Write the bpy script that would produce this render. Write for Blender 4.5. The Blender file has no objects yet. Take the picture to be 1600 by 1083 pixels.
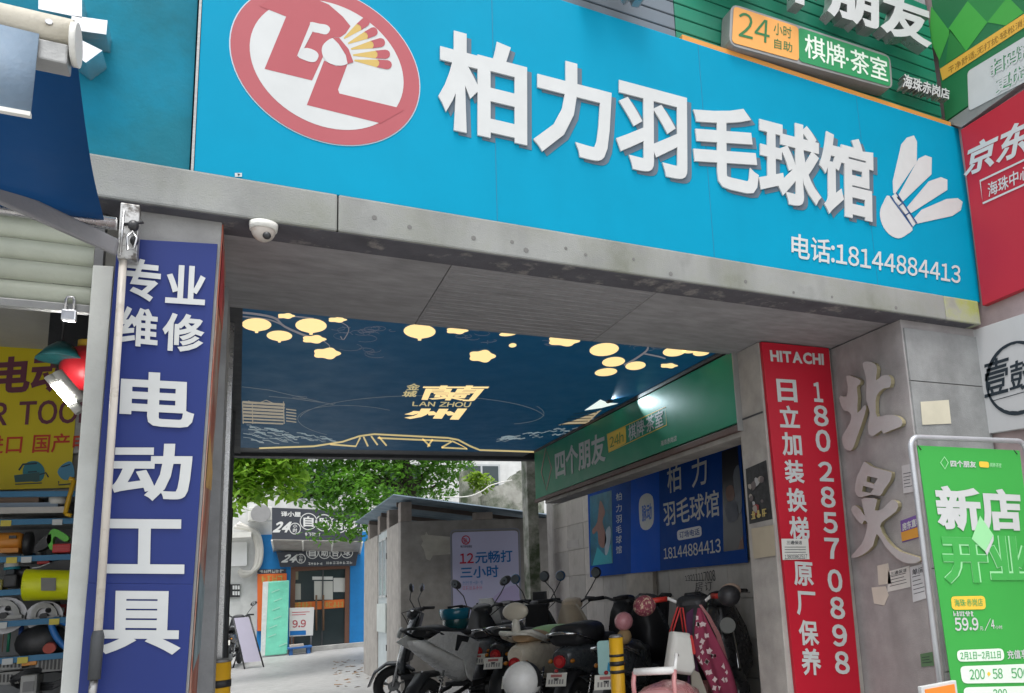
import bpy, bmesh, math, random
import numpy as np
from mathutils import Vector, Matrix, geometry
rnd = random.Random(7)
R = math.radians
scene = bpy.context.scene
COL = scene.collection

# ------------------------------------------------------------------ camera, sky, sun, exposure
EYE = np.array([0.0, 0.0, 1.3])
YAW, PITCH, ROLL = R(30.95), R(10.245), R(-4.11)
FPX, PX0, PY0 = 1226.0, 1101.0, 676.5          # focal length and principal point for a 1600 x 1083 frame
_cy, _sy, _cp, _sp, _cr, _sr = math.cos(YAW), math.sin(YAW), math.cos(PITCH), math.sin(PITCH), math.cos(ROLL), math.sin(ROLL)
FWD = np.array([_sy*_cp, _cy*_cp, _sp]); _r = np.array([_cy, -_sy, 0.0]); _u = np.cross(_r, FWD)
RGT = _cr*_r + _sr*_u; UPV = -_sr*_r + _cr*_u
cam = bpy.data.cameras.new('camera'); cam_ob = bpy.data.objects.new('camera', cam); COL.objects.link(cam_ob)
cam.sensor_fit = 'HORIZONTAL'; cam.sensor_width = 36.0; cam.lens = FPX*36.0/1600
cam.shift_x = (800-PX0)/1600; cam.shift_y = (PY0-541.5)/1600
cam.clip_start = 0.05; cam.clip_end = 2000
cam_ob.matrix_world = Matrix(((RGT[0], UPV[0], -FWD[0], EYE[0]), (RGT[1], UPV[1], -FWD[1], EYE[1]), (RGT[2], UPV[2], -FWD[2], EYE[2]), (0, 0, 0, 1)))
scene.camera = cam_ob
SUN_EL, SUN_AZ = R(72), R(205)                   # azimuth clockwise from +Y
world = bpy.data.worlds.new('World'); scene.world = world; world.use_nodes = True
wn, wl = world.node_tree.nodes, world.node_tree.links
bg = wn['Background']; sky = wn.new('ShaderNodeTexSky'); sky.sky_type = 'NISHITA'; sky.sun_disc = False
sky.sun_elevation = SUN_EL; sky.sun_rotation = SUN_AZ; sky.air_density = 1.0; sky.dust_density = 3.0
hs = wn.new('ShaderNodeHueSaturation'); hs.inputs['Saturation'].default_value = 0.22   # overcast: nearly colourless sky
wl.new(sky.outputs[0], hs.inputs['Color']); wl.new(hs.outputs[0], bg.inputs['Color']); bg.inputs['Strength'].default_value = 0.15
sl = bpy.data.lights.new('sun', 'SUN'); sun = bpy.data.objects.new('sun', sl); COL.objects.link(sun)
sl.energy = 1.2; sl.angle = R(25); sl.color = (1.0, 0.97, 0.93)
_sd = Vector((math.sin(SUN_AZ)*math.cos(SUN_EL), math.cos(SUN_AZ)*math.cos(SUN_EL), math.sin(SUN_EL)))
sun.rotation_euler = (-_sd).to_track_quat('-Z', 'Y').to_euler(); sun.location = _sd*30
vs = scene.view_settings; vs.view_transform = 'Standard'; vs.look = 'None'; vs.gamma = 1; vs.use_curve_mapping = False
vs.exposure = 1.1
scene.render.engine = 'CYCLES'
scene.cycles.max_bounces = 8; scene.cycles.diffuse_bounces = 5; scene.cycles.use_denoising = True
scene.cycles.sample_clamp_indirect = 4

# ------------------------------------------------------------------ measuring: a pixel of the photograph on a known plane
def at(x, y, X=None, Y=None, Z=None):
    d = FWD + (x-PX0)/FPX*RGT - (y-PY0)/FPX*UPV
    if X is not None: t = X/d[0]
    elif Y is not None: t = Y/d[1]
    else: t = (Z-EYE[2])/d[2]
    return Vector(EYE + d*t)
class Plane:
    """a real wall / board / ceiling plane: P(px, py, lift) is the point, lifted off the face by lift metres"""
    def __init__(s, X=None, Y=None, Z=None):
        s.k = dict(X=X, Y=Y, Z=Z); s.n = Vector((-1, 0, 0)) if X is not None else Vector((0, -1, 0)) if Y is not None else Vector((0, 0, -1))
    def __call__(s, x, y, lift=0.0): return at(x, y, **s.k) + s.n*lift
    def quad(s, pts, lift=0.0): return [s(x, y, lift) for x, y in pts]

# ------------------------------------------------------------------ objects, names, labels
ORG = {}
def tag(o, label=None, cat=None, group=None, kind=None):
    if label: o['label'] = label
    if cat: o['category'] = cat
    if group: o['group'] = group
    if kind: o['kind'] = kind
    return o
def thing(name, label, cat, loc=(0, 0, 0), group=None):
    o = bpy.data.objects.new(name, None); COL.objects.link(o); o.location = loc; o.empty_display_size = .1
    ORG[o.name] = Vector(loc); return tag(o, label, cat, group)
def link_mesh(name, me, parent=None):
    o = bpy.data.objects.new(name, me); COL.objects.link(o)
    if parent is not None:
        o.parent = parent; ORG[o.name] = ORG[parent.name]
    else: ORG[o.name] = Vector((0, 0, 0))
    return o
def dup(root, loc=None, rotz=None, label=None):
    r = root.copy(); COL.objects.link(r)
    if loc is not None: r.location = loc
    if rotz is not None: r.rotation_euler = (0, 0, rotz)
    if label: r['label'] = label
    for ch in list(root.children):
        c = ch.copy(); COL.objects.link(c); c.parent = r
        for g in list(ch.children):
            d = g.copy(); COL.objects.link(d); d.parent = c
    return r

class MB:
    """collects shapes into one mesh"""
    def __init__(s): s.v = []; s.f = []; s.sm = []; s.attr = []
    def add(s, vs_, fs, smooth=False):
        b = len(s.v); s.v += [tuple(p) for p in vs_]; s.f += [tuple(i+b for i in f) for f in fs]; s.sm += [smooth]*len(fs); return s
    def box(s, x0, x1, y0, y1, z0, z1):
        return s.add([(x0,y0,z0),(x1,y0,z0),(x1,y1,z0),(x0,y1,z0),(x0,y0,z1),(x1,y0,z1),(x1,y1,z1),(x0,y1,z1)],
                     [(3,2,1,0),(4,5,6,7),(0,1,5,4),(1,2,6,5),(2,3,7,6),(3,0,4,7)])
    def hexa(s, a, b):            # two quads a (front) and b (back), matching corners
        return s.add(list(a)+list(b), [(0,1,2,3),(7,6,5,4),(4,5,1,0),(5,6,2,1),(6,7,3,2),(7,4,0,3)])
    def slab(s, quad, off):       # quad pushed back by vector off
        return s.hexa(quad, [p+Vector(off) for p in quad])
    def prism(s, poly, off):      # planar polygon pushed by vector off
        n = len(poly); off = Vector(off); q = [Vector(p) for p in poly]
        return s.add(q+[p+off for p in q], [tuple(range(n)), tuple(range(2*n-1, n-1, -1))]+[(i+n, (i+1) % n+n, (i+1) % n, i) for i in range(n)])
    def tube(s, pts, r, n=8, cap=True, closed=False):
        pts = [Vector(p) for p in pts]; m = len(pts); rs = r if isinstance(r, (list, tuple)) else [r]*m
        vs_ = []; prev = None
        for i, p in enumerate(pts):
            if closed: t = pts[(i+1) % m]-pts[i-1]
            else: t = pts[min(i+1, m-1)]-pts[max(i-1, 0)]
            t.normalize()
            if prev is None:
                a = t.cross(Vector((0, 0, 1)))
                if a.length < .05: a = t.cross(Vector((0, 1, 0)))
            else: a = prev-t*prev.dot(t)
            a.normalize(); prev = a; b = t.cross(a)
            for k in range(n):
                w = 2*math.pi*k/n; vs_.append(p+(a*math.cos(w)+b*math.sin(w))*rs[i])
        fs = []
        for i in range(m if closed else m-1):
            j = (i+1) % m
            for k in range(n):
                fs.append((i*n+k, i*n+(k+1) % n, j*n+(k+1) % n, j*n+k))
        s.add(vs_, fs, True)
        if cap and not closed:
            b0 = len(s.v)-len(vs_)
            s.f += [tuple(b0+k for k in range(n-1, -1, -1)), tuple(b0+(m-1)*n+k for k in range(n))]; s.sm += [False, False]
        return s
    def ball(s, c, r, nu=14, nv=9, rot=None, v0=-1.0, v1=1.0):
        c = Vector(c); rr = Vector(r) if isinstance(r, (tuple, list, Vector)) else Vector((r, r, r)); vs_ = []; fs = []
        for i in range(nv+1):
            ph = (v0+(v1-v0)*i/nv)*math.pi/2
            for k in range(nu):
                w = 2*math.pi*k/nu; p = Vector((math.cos(ph)*math.cos(w)*rr.x, math.cos(ph)*math.sin(w)*rr.y, math.sin(ph)*rr.z))
                if rot is not None: p = rot @ p
                vs_.append(c+p)
        for i in range(nv):
            for k in range(nu): fs.append((i*nu+k, i*nu+(k+1) % nu, (i+1)*nu+(k+1) % nu, (i+1)*nu+k))
        return s.add(vs_, fs, True)
    def disc(s, c, axis, r, depth, n=18):
        c = Vector(c); ax = Vector(axis).normalized(); return s.tube([c-ax*depth/2, c+ax*depth/2], r, n)
    def loft(s, rings, cap=True, smooth=True):
        n = len(rings[0]); vs_ = [p for r_ in rings for p in r_]; fs = []
        for i in range(len(rings)-1):
            for k in range(n): fs.append((i*n+k, i*n+(k+1) % n, (i+1)*n+(k+1) % n, (i+1)*n+k))
        s.add(vs_, fs, smooth)
        if cap:
            b0 = len(s.v)-len(vs_); m = len(rings)
            s.f += [tuple(b0+k for k in range(n-1, -1, -1)), tuple(b0+(m-1)*n+k for k in range(n))]; s.sm += [False, False]
        return s
    def build(s, name, mat, parent=None, bevel=0, seg=2, weld=False, sub=0):
        org = ORG[parent.name] if parent is not None else Vector((0, 0, 0))
        me = bpy.data.meshes.new(name); me.from_pydata([(p[0]-org.x, p[1]-org.y, p[2]-org.z) for p in s.v], [], s.f)
        me.polygons.foreach_set('use_smooth', s.sm)
        bm = bmesh.new(); bm.from_mesh(me)
        if weld: bmesh.ops.remove_doubles(bm, verts=bm.verts, dist=1e-5)
        bmesh.ops.recalc_face_normals(bm, faces=bm.faces)
        if bevel:
            es = [e for e in bm.edges if len(e.link_faces) == 2 and e.calc_face_angle(0) > .5]
            bmesh.ops.bevel(bm, geom=es, offset=bevel, segments=seg, affect='EDGES', profile=.6, clamp_overlap=True)
        bm.to_mesh(me); bm.free()
        if mat: me.materials.append(mat)
        o = link_mesh(name, me, parent)
        if sub:
            md = o.modifiers.new('sub', 'SUBSURF'); md.levels = sub; md.render_levels = sub
            for p in me.polygons: p.use_smooth = True
        return o

def smooth_loop(pts, k=4, closed=True):
    """Catmull-Rom through 2-D points"""
    out = []; n = len(pts); rng = range(n) if closed else range(n-1)
    for i in rng:
        g = (lambda j: pts[j % n]) if closed else (lambda j: pts[min(max(j, 0), n-1)])
        p0, p1, p2, p3 = (np.array(g(i+d), float) for d in (-1, 0, 1, 2))
        for q in range(k):
            t = q/k; out.append(tuple(.5*((2*p1)+(p2-p0)*t+(2*p0-5*p1+4*p2-p3)*t*t+(3*p1-p0-3*p2+p3)*t**3)))
    if not closed: out.append(tuple(pts[-1]))
    return out
def ellipse(cx, cy, rx, ry, n=32, rot=0, a0=0, a1=360):
    o = []; c, s_ = math.cos(R(rot)), math.sin(R(rot))
    for i in range(n):
        w = R(a0+(a1-a0)*i/(n if abs(a1-a0) == 360 else n-1)); x, y = rx*math.cos(w), ry*math.sin(w); o.append((cx+x*c-y*s_, cy+x*s_+y*c))
    return o
def poly(P, pts, mat, parent, name, lift=.003, depth=None, smooth=0, mb=None):
    """flat printed (or thin raised) shape on plane P"""
    if smooth: pts = smooth_loop(pts, smooth)
    q = [P(x, y, lift) for x, y in pts]; m = mb or MB()
    if depth: m.prism(q, -P.n*depth)
    else: m.add(q, [tuple(range(len(q)))])
    return m if mb else m.build(name, mat, parent)
def stroke(P, pts, w, lift=.003, mb=None, closed=False):
    """ribbon of pixel width w along pixel polyline, printed on plane P"""
    m = mb or MB(); p = [np.array(a, float) for a in pts]; n = len(p); L = []; Rr = []
    for i in range(n):
        a = p[i-1] if (i or closed) else p[i]; b = p[(i+1) % n] if (i < n-1 or closed) else p[i]
        t = b-a; t /= max(np.linalg.norm(t), 1e-6); nn = np.array([-t[1], t[0]])*w/2; L.append(p[i]+nn); Rr.append(p[i]-nn)
    vs_ = [P(*a, lift) for a in L]+[P(*a, lift) for a in Rr]
    m.add(vs_, [(i, (i+1) % n, n+(i+1) % n, n+i) for i in range(n if closed else n-1)]); return m

# ------------------------------------------------------------------ lettering
_gl = {}
def glyph(ch):
    """closed outlines of one character, from the program's own built-in lettering"""
    if ch in _gl: return _gl[ch]
    cu = bpy.data.curves.new('g', 'FONT'); cu.body = ch; cu.resolution_u = 3
    ob = bpy.data.objects.new('g', cu); COL.objects.link(ob); bpy.context.view_layer.update()
    me = bpy.data.meshes.new_from_object(ob.evaluated_get(bpy.context.evaluated_depsgraph_get()))
    co = [(round(v.co.x, 5), round(v.co.y, 5)) for v in me.vertices]
    ids = {}; idx = [ids.setdefault(c, len(ids)) for c in co]; pts = [None]*len(ids)
    for c, i in ids.items(): pts[i] = c
    ed = {}
    area = 0
    for p in me.polygons:
        vv = [idx[i] for i in p.vertices]
        for a, b in zip(vv, vv[1:]+vv[:1]):
            area += pts[a][0]*pts[b][1]-pts[b][0]*pts[a][1]
            if (b, a) in ed: del ed[(b, a)]
            else: ed[(a, b)] = 1
    nxt = {}
    for a, b in ed: nxt.setdefault(a, []).append(b)
    loops = []
    while nxt:
        a = next(iter(nxt)); lp = [a]; cur = a
        while True:
            b = nxt[cur].pop()
            if not nxt[cur]: del nxt[cur]
            if b == a: break
            lp.append(b); cur = b
            if cur not in nxt: break
        if len(lp) > 2: loops.append(np.array([pts[i] for i in (lp if area > 0 else lp[::-1])]))
    bpy.data.objects.remove(ob); bpy.data.curves.remove(cu); bpy.data.meshes.remove(me)
    _gl[ch] = loops; return loops
def offset(lp, d):
    if not d: return lp
    a = lp-np.roll(lp, 1, 0); b = np.roll(lp, -1, 0)-lp
    a /= np.maximum(np.linalg.norm(a, axis=1, keepdims=True), 1e-9); b /= np.maximum(np.linalg.norm(b, axis=1, keepdims=True), 1e-9)
    na = np.stack([a[:, 1], -a[:, 0]], 1); nb = np.stack([b[:, 1], -b[:, 0]], 1); m = na+nb
    l2 = np.maximum((m*m).sum(1, keepdims=True), .5); return lp+m*2/l2*d
def fill(loops):
    """triangles of the region where the winding number of the loops is positive"""
    vs_ = []; es = []
    for lp in loops:
        b = len(vs_); vs_ += [Vector(p) for p in lp]; es += [(b+i, b+(i+1) % len(lp)) for i in range(len(lp))]
    ov, oe, of, *_ = geometry.delaunay_2d_cdt(vs_, es, [], 0, 1e-6)
    ov = np.array([tuple(v) for v in ov]); of = np.array([f for f in of if len(f) == 3])
    c = ov[of].mean(1); w = np.zeros(len(c))
    for lp in loops:
        p = lp; q = np.roll(lp, -1, 0)
        for (x0, y0), (x1, y1) in zip(p, q):
            if y0 == y1: continue
            up = (y0 <= c[:, 1]) & (y1 > c[:, 1]); dn = (y1 <= c[:, 1]) & (y0 > c[:, 1])
            s_ = (x1-x0)*(c[:, 1]-y0)-(c[:, 0]-x0)*(y1-y0); w += (up & (s_ > 0)).astype(int); w -= (dn & (s_ < 0)).astype(int)
    return ov, of[w > .5]
_full = {c: chr(ord(c)+0xFEE0) for c in map(chr, range(0x21, 0x7f))}
def layout(s, bold=0, vertical=False, gap=.06, cjkgap=.04, plain=False):
    """list of (loops) in one frame, ink box scaled to 0..1 x 0..1"""
    out = []; x = 0.0
    for ch in s:
        if ch == ' ':
            x += .35; continue
        lp = [offset(l, bold) for l in glyph(ch if plain else _full.get(ch, ch))]
        if not lp: continue
        al = np.concatenate(lp); lo, hi = al.min(0), al.max(0)
        if vertical:
            out.append([l+np.array([-(lo[0]+hi[0])/2, -x]) for l in lp]); x += 1.0+cjkgap
        elif ord(ch) < 128 or ch in '·':
            out.append([l+np.array([x-lo[0], 0]) for l in lp]); x += hi[0]-lo[0]+gap
        else:
            out.append([l+np.array([x, 0]) for l in lp]); x += .96+cjkgap
    al = np.concatenate([l for g in out for l in g]); lo, hi = al.min(0), al.max(0)
    return [[(l-lo)/np.maximum(hi-lo, 1e-6) for l in g] for g in out]
def text(s, q, mat, parent, name='lettering', bold=0.02, lift=None, n=None, depth=0, vertical=False, split=False, shear=0, side=None, gap=.06, plain=False):
    """lettering in the quad q = world TL, TR, BR, BL; depth > 0 gives raised letters; split makes one object per character"""
    tl, tr, br, bl = [Vector(p) for p in q]
    if n is None: n = (tr-tl).cross(bl-tl).normalized()*-1
    def mp(u, v): return (bl*(1-u)+br*u)*(1-v)+(tl*(1-u)+tr*u)*v
    objs = []; mb = MB()
    for g in layout(s, bold, vertical, gap, plain=plain):
        if shear: g = [np.stack([l[:, 0]+shear*(l[:, 1]-.5), l[:, 1]], 1) for l in g]
        ov, of = fill(g)
        if len(of) == 0: continue
        m = MB() if split else mb; off = n*(lift or 0)
        front = [mp(*p)+off+n*depth for p in ov]
        m.add(front, [tuple(f) for f in of])
        if depth:
            cnt = {}
            for f in of:
                for a, b in ((f[0], f[1]), (f[1], f[2]), (f[2], f[0])):
                    if (b, a) in cnt: del cnt[(b, a)]
                    else: cnt[(a, b)] = 1
            sm_ = MB() if side else m; vv = []; ff = []
            for a, b in cnt:
                k = len(vv); vv += [front[a], front[b], front[b]-n*depth, front[a]-n*depth]; ff.append((k+3, k+2, k+1, k))
            sm_.add(vv, ff)
        if split:
            o = m.build(name, mat, parent)
            if depth and side: sm_.build('letter_side', side, o)
            objs.append(o)
    if not split: objs.append(mb.build(name, mat, parent))
    return objs[0] if not split else objs
def ptext(P, s, px, mat, parent, lift=.004, **k):
    """px = pixel TL, TR, BR, BL"""
    return text(s, P.quad(px), mat, parent, lift=lift, n=P.n, **k)
def scribble(P, px, n, mm, parent, lift=.004, name='faded_print'):
    """a line of print too small or faded to read: a few strokes per character"""
    a, b_, c_, d_ = [np.array(p, float) for p in px]; f = lambda u, v: tuple((a*(1-u)+b_*u)*(1-v)+(d_*(1-u)+c_*u)*v); w = np.linalg.norm(d_-a)*.13; mb = MB()
    for k in range(n):
        u0, u1 = (k+.1)/n, (k+.86)/n
        for _ in range(2): v = rnd.uniform(.05, .95); stroke(P, [f(u0, v), f(u1, v)], w, lift+rnd.uniform(0, .0008), mb)
        for _ in range(2): u = rnd.uniform(u0, u1); stroke(P, [f(u, 0), f(u, 1)], w, lift+.001+rnd.uniform(0, .0008), mb)
    o = mb.build(name, mm, parent); o['kind'] = 'stuff'; return o
def rect(x0, y0, x1, y1): return [(x0, y0), (x1, y0), (x1, y1), (x0, y1)]

# ------------------------------------------------------------------ materials
_mats = {}
def srgb(r, g, b):
    return tuple((c/255/12.92 if c/255 <= .04045 else ((c/255+.055)/1.055)**2.4) for c in (r, g, b))
def mat(name, col=(.5, .5, .5), rough=.6, metal=0, var=.06, vscale=4, bump=.05, bscale=60, stain=None, sscale=1.2, sthr=(.5, .75), streak=0,
        emit=None, estr=0, trans=0, spec=.5, coat=0, alpha=1, stretch=(1, 1, 1), attr=None):
    if name in _mats: return _mats[name]
    m = bpy.data.materials.new(name); m.use_nodes = True; nt = m.node_tree; N, L = nt.nodes, nt.links; b = N['Principled BSDF']; _mats[name] = m
    b.inputs['Roughness'].default_value = rough; b.inputs['Metallic'].default_value = metal; b.inputs['Specular IOR Level'].default_value = spec
    if coat: b.inputs['Coat Weight'].default_value = coat; b.inputs['Coat Roughness'].default_value = .15
    if trans: b.inputs['Transmission Weight'].default_value = trans
    if alpha < 1: b.inputs['Alpha'].default_value = alpha
    tc = N.new('ShaderNodeTexCoord'); mp_ = N.new('ShaderNodeMapping'); mp_.inputs['Scale'].default_value = stretch; L.new(tc.outputs['Object'], mp_.inputs[0])
    def noise(sc, det=5, rgh=.6):
        n_ = N.new('ShaderNodeTexNoise'); n_.inputs['Scale'].default_value = sc; n_.inputs['Detail'].default_value = det; n_.inputs['Roughness'].default_value = rgh
        L.new(mp_.outputs[0], n_.inputs['Vector']); return n_
    def mix(a, c, f, mode='MIX'):
        x = N.new('ShaderNodeMix'); x.data_type = 'RGBA'; x.blend_type = mode
        for sock, v in ((x.inputs[6], a), (x.inputs[7], c), (x.inputs[0], f)):
            if hasattr(v, 'is_linked') or hasattr(v, 'links'): L.new(v, sock)
            elif isinstance(v, (int, float)): sock.default_value = v
            else: sock.default_value = (*v[:3], 1)
        return x.outputs[2]
    def ramp(src, lo, hi):
        r_ = N.new('ShaderNodeMapRange'); r_.inputs[1].default_value = lo; r_.inputs[2].default_value = hi; r_.clamp = True; L.new(src, r_.inputs[0]); return r_.outputs[0]
    c = col
    if attr:
        at_ = N.new('ShaderNodeAttribute'); at_.attribute_name = attr; c = mix(col, stain or col, at_.outputs['Fac']); stain = None
    if var:
        n1 = noise(vscale); f = ramp(n1.outputs[0], .25, .75)
        dk = mix(c, (1-var*2.2,)*3, 1.0, 'MULTIPLY'); lt = mix(c, (1+var*1.3,)*3, 1.0, 'MULTIPLY'); c = mix(dk, lt, f)
        rr = N.new('ShaderNodeMapRange'); rr.inputs[1].default_value = .3; rr.inputs[2].default_value = .7
        rr.inputs[3].default_value = max(0, rough-.07); rr.inputs[4].default_value = min(1, rough+.07); L.new(noise(vscale*3).outputs[0], rr.inputs[0]); L.new(rr.outputs[0], b.inputs['Roughness'])
    if stain:
        c = mix(c, stain, ramp(noise(sscale, 7, .65).outputs[0], *sthr))
    if streak:
        mp2 = N.new('ShaderNodeMapping'); mp2.inputs['Scale'].default_value = (3.2, 3.2, .55); L.new(tc.outputs['Object'], mp2.inputs[0])
        n3 = N.new('ShaderNodeTexNoise'); n3.inputs['Scale'].default_value = 1.5; n3.inputs['Detail'].default_value = 6; L.new(mp2.outputs[0], n3.inputs['Vector'])
        c = mix(c, mix(c, (.45, .43, .42), 1.0, 'MULTIPLY'), ramp(n3.outputs[0], .52, .8)) if streak >= 1 else mix(c, mix(c, (1-streak*.38,)*3, 1.0, 'MULTIPLY'), ramp(n3.outputs[0], .5, .85))
    if hasattr(c, 'links'): L.new(c, b.inputs['Base Color'])
    else: b.inputs['Base Color'].default_value = (*c[:3], 1)
    if bump:
        bp = N.new('ShaderNodeBump'); bp.inputs['Strength'].default_value = min(1, bump*4); bp.inputs['Distance'].default_value = .01
        L.new(noise(bscale, 4).outputs[0], bp.inputs['Height']); L.new(bp.outputs[0], b.inputs['Normal'])
    if emit:
        b.inputs['Emission Color'].default_value = (*emit, 1); b.inputs['Emission Strength'].default_value = estr
    return m
def vinyl(name, col, **k):
    d = dict(rough=.42, var=.025, vscale=1.5, bump=.006, bscale=9, spec=.35, streak=.10); d.update(k); return mat(name, col, **d)
def ink(name, col, **k):
    d = dict(rough=.45, var=.015, vscale=6, bump=0, spec=.3); d.update(k); return mat(name, col, **d)
# ------------------------------------------------------------------ palette
C = {}
def concrete(name, col, **k):
    d = dict(rough=.88, var=.12, vscale=6, bump=.07, bscale=150, stain=tuple(c*.62 for c in col), sscale=1.6, sthr=(.52, .82), streak=.5); d.update(k); return mat(name, col, **d)
M_beam = concrete('beam concrete', (.28, .29, .28), stain=(.17, .18, .145), sscale=3, sthr=(.45, .75), streak=.8)
M_beam_dark = concrete('peeling dark paint', (.085, .085, .10), stain=(.24, .23, .22), sscale=9, sthr=(.55, .7))
M_soffit = concrete('soffit concrete', (.28, .28, .29), stain=(.19, .19, .195), sscale=1.1, stretch=(1, 3, 1))
M_boarded = concrete('board marked concrete', (.265, .265, .275), stain=(.18, .18, .185), stretch=(1, 14, 1), sscale=2)
M_col = concrete('column plaster', (.345, .33, .33), stain=(.25, .235, .235), sscale=1.4, sthr=(.45, .75), streak=.7)
M_clad = concrete('grey stone cladding', (.27, .28, .28), streak=.5)
M_pwall = concrete('passage plaster', (.40, .38, .355), stain=(.24, .22, .2))
M_tile = mat('wall tile glaze', (.44, .41, .375), rough=.4, var=.12, vscale=1.3, bump=.02, stain=(.27, .25, .22), sscale=2.2, sthr=(.5, .8), streak=.5)
M_lwall = concrete('grey painted wall', (.30, .31, .32), streak=.5)
M_dark = mat('dark grey trim', (.055, .058, .065), rough=.6)
M_ground = concrete('ground concrete', (.42, .415, .40), sscale=.5, streak=0, stain=(.2, .2, .195))
M_wet = concrete('passage concrete', (.46, .455, .44), sscale=.7, streak=0, rough=.55, stain=(.22, .22, .225))
M_cyan = vinyl('cyan sign vinyl', (.0, .262, .43), streak=.10, spec=.08, rough=.55, var=.035)
M_teal = mat('faded teal paint', (.012, .15, .205), rough=.8, spec=.15, var=.12, vscale=1.5, bump=.03, stain=(.008, .20, .31), sscale=1.1, sthr=(.45, .65), streak=.35)
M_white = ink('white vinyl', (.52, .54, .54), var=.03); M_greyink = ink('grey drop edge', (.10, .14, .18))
M_red = ink('logo red', (.36, .075, .09)); M_yel = ink('logo yellow', (.50, .35, .10)); M_navy = ink('navy line', (.02, .07, .20))
M_steel = mat('brushed steel', (.55, .55, .55), rough=.28, metal=1, var=.05, bump=.01)
M_alu = mat('aluminium edge', (.33, .335, .33), rough=.5, metal=.5, var=.05)
M_black = mat('black plastic', (.026, .027, .030), rough=.45, var=.1); M_rubber = mat('tyre rubber', (.030, .030, .031), rough=.85, bump=.1)
M_off = mat('off white paint', (.66, .66, .62), rough=.5, stain=(.45, .43, .38), sscale=3, sthr=(.6, .85), streak=.3)

# ------------------------------------------------------------------ ground
FB, FS, ZS = 3.467, 3.493, 2.86
m = MB(); m.add([(-150, -150, 0), (150, -150, 0), (150, 250, 0), (-150, 250, 0)], [(0, 1, 2, 3)]); tag(m.build('ground', M_ground), kind='structure')
m = MB(); m.add([(-.08, 3.2, .004), (4.0, 3.2, .004), (4.0, 9.7, .004), (-.08, 9.7, .004)], [(0, 1, 2, 3)]); tag(m.build('passage_floor', M_wet), kind='structure')
m = MB(); m.add([(-4, 9.7, .004), (7, 9.7, .004), (7, 25.2, .004), (-4, 25.2, .004)], [(0, 1, 2, 3)]); tag(m.build('yard_floor', concrete('yard concrete', (.33, .33, .325), streak=0, sscale=.6, rough=.5)), kind='structure')

# ------------------------------------------------------------------ the gateway building
B = thing('gateway_building', 'grey concrete building with an open vehicle passage under its front beam', 'building', (1.5, 3.5, 0))
XW, XL, XC = 3.053, -.087, 3.69
xj, xm = at(528, 325, Y=FB).x, at(1478, 490, Y=FB).x
M_mossy = concrete('mossy beam end', (.34, .35, .30), stain=(.30, .33, .10), sscale=3, sthr=(.40, .58))
for x0, x1, mm in ((-3.2, xj-.002, M_beam), (xj+.002, xm, M_beam), (xm+.001, 4.36, M_mossy)): MB().box(x0, x1, FB, 3.60, ZS, 3.03).build('beam', mm, B, bevel=.009)
for px_, py_ in ((640, 355), (800, 378), (822, 391), (915, 398), (1048, 428), (1165, 440), (1300, 464), (1400, 481), (990, 405), (740, 372), (884, 388), (1240, 457), (585, 340)):
    c = at(px_, py_, Y=FB); m = MB(); m.disc(c, (0, 1, 0), .008+.008*rnd.random(), .003, 7); m.build('anchor_hole', mat('anchor hole', (.15, .15, .145), rough=.9), B)
MB().box(-3.2, 4.30, FB+.012, 3.66, ZS-.004, ZS-.001).build('drip_strip', M_beam_dark, B)
s1, s2 = at(690, 440, Z=ZS).x, at(967, 502, Z=ZS).x
for x0, x1, mm in ((-.42, s1-.0018, M_soffit), (s1+.0018, s2-.0015, M_boarded), (s2+.0015, XC-.003, M_soffit)):
    MB().box(x0, x1, 3.662, 4.62, ZS+.002, ZS+.09).build('soffit_panel', mm, B, bevel=.003)
mg = MB()
for i in range(15):
    y = 3.70+i*.062; mg.box(s1+.02, s2-.02, y, y+.006, ZS-.002, ZS+.004)
o = mg.build('board_ridge', M_boarded, B); o['kind'] = 'stuff'
MB().box(-14, 4.40, 3.60, 3.95, 3.03, 9).build('upper_wall', M_lwall, B)
MB().box(-14, 6.6, 3.95, 9.68, 2.97, 9).build('upper_floor', M_lwall, B)
# leaning left column, with the column head above its banner
cq = [Vector((-.455, 3.54, 0)), Vector((-.17, 3.54, 0)), Vector((-.102, 3.54, ZS)), Vector((-.385, 3.54, ZS))]
MB().hexa(cq, [p+Vector((0, .76, 0)) for p in cq]).build('left_column', concrete('column grey', (.33, .33, .325)), B, bevel=.006)
MB().box(-.42, XL, 4.31, 9.66, 0, 2.96).build('left_passage_wall', M_lwall, B)
for yy, w_, mm in ((5.0, .05, M_steel), (7.4, .05, M_dark)):
    MB().box(XL, XL+.022, yy, yy+w_, 0, 2.9).build('wall_pipe', mm, B)
MB().box(XL-.05, -.026, 4.625, 9.6, 2.905, 2.965).build('ceiling_edge_strip', M_dark, B)
MB().box(XL-.3, 3.5, 9.52, 9.68, 2.885, 2.965).build('back_beam', M_dark, B, bevel=.006)
# right column and right passage wall with its tiles
MB().box(XC, 4.42, 3.56, 4.60, 0, ZS).build('right_column', M_col, B, bevel=.006)
z = 0
for h in (.62, .62, .62, .58, .36):
    MB().box(XC+.012, 4.415, 3.545, 3.562, z+.003, min(z+h, ZS)-.003).build('cladding_panel', M_clad, B, bevel=.002); z += h
    if z > ZS-.05: break
MB().box(XW, XC-.002, 4.285, 4.60, 0, ZS).build('pillar_return', M_pwall, B, bevel=.006)
MB().box(XW-.004, XW, 4.30, 4.59, 2.36, 2.372).build('pillar_joint', M_dark, B)
XT = 4.0                                         # tiled wall of the parking bay, set back behind the pillar
MB().box(XT, 4.42, 4.601, 11.5, 0, 2.97).build('bay_wall', M_pwall, B)
MB().box(3.056, 3.25, 4.601, at(836, 740, X=2.955).y-.03, 2.25, 2.968).build('bay_beam', M_pwall, B, bevel=.006)
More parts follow.
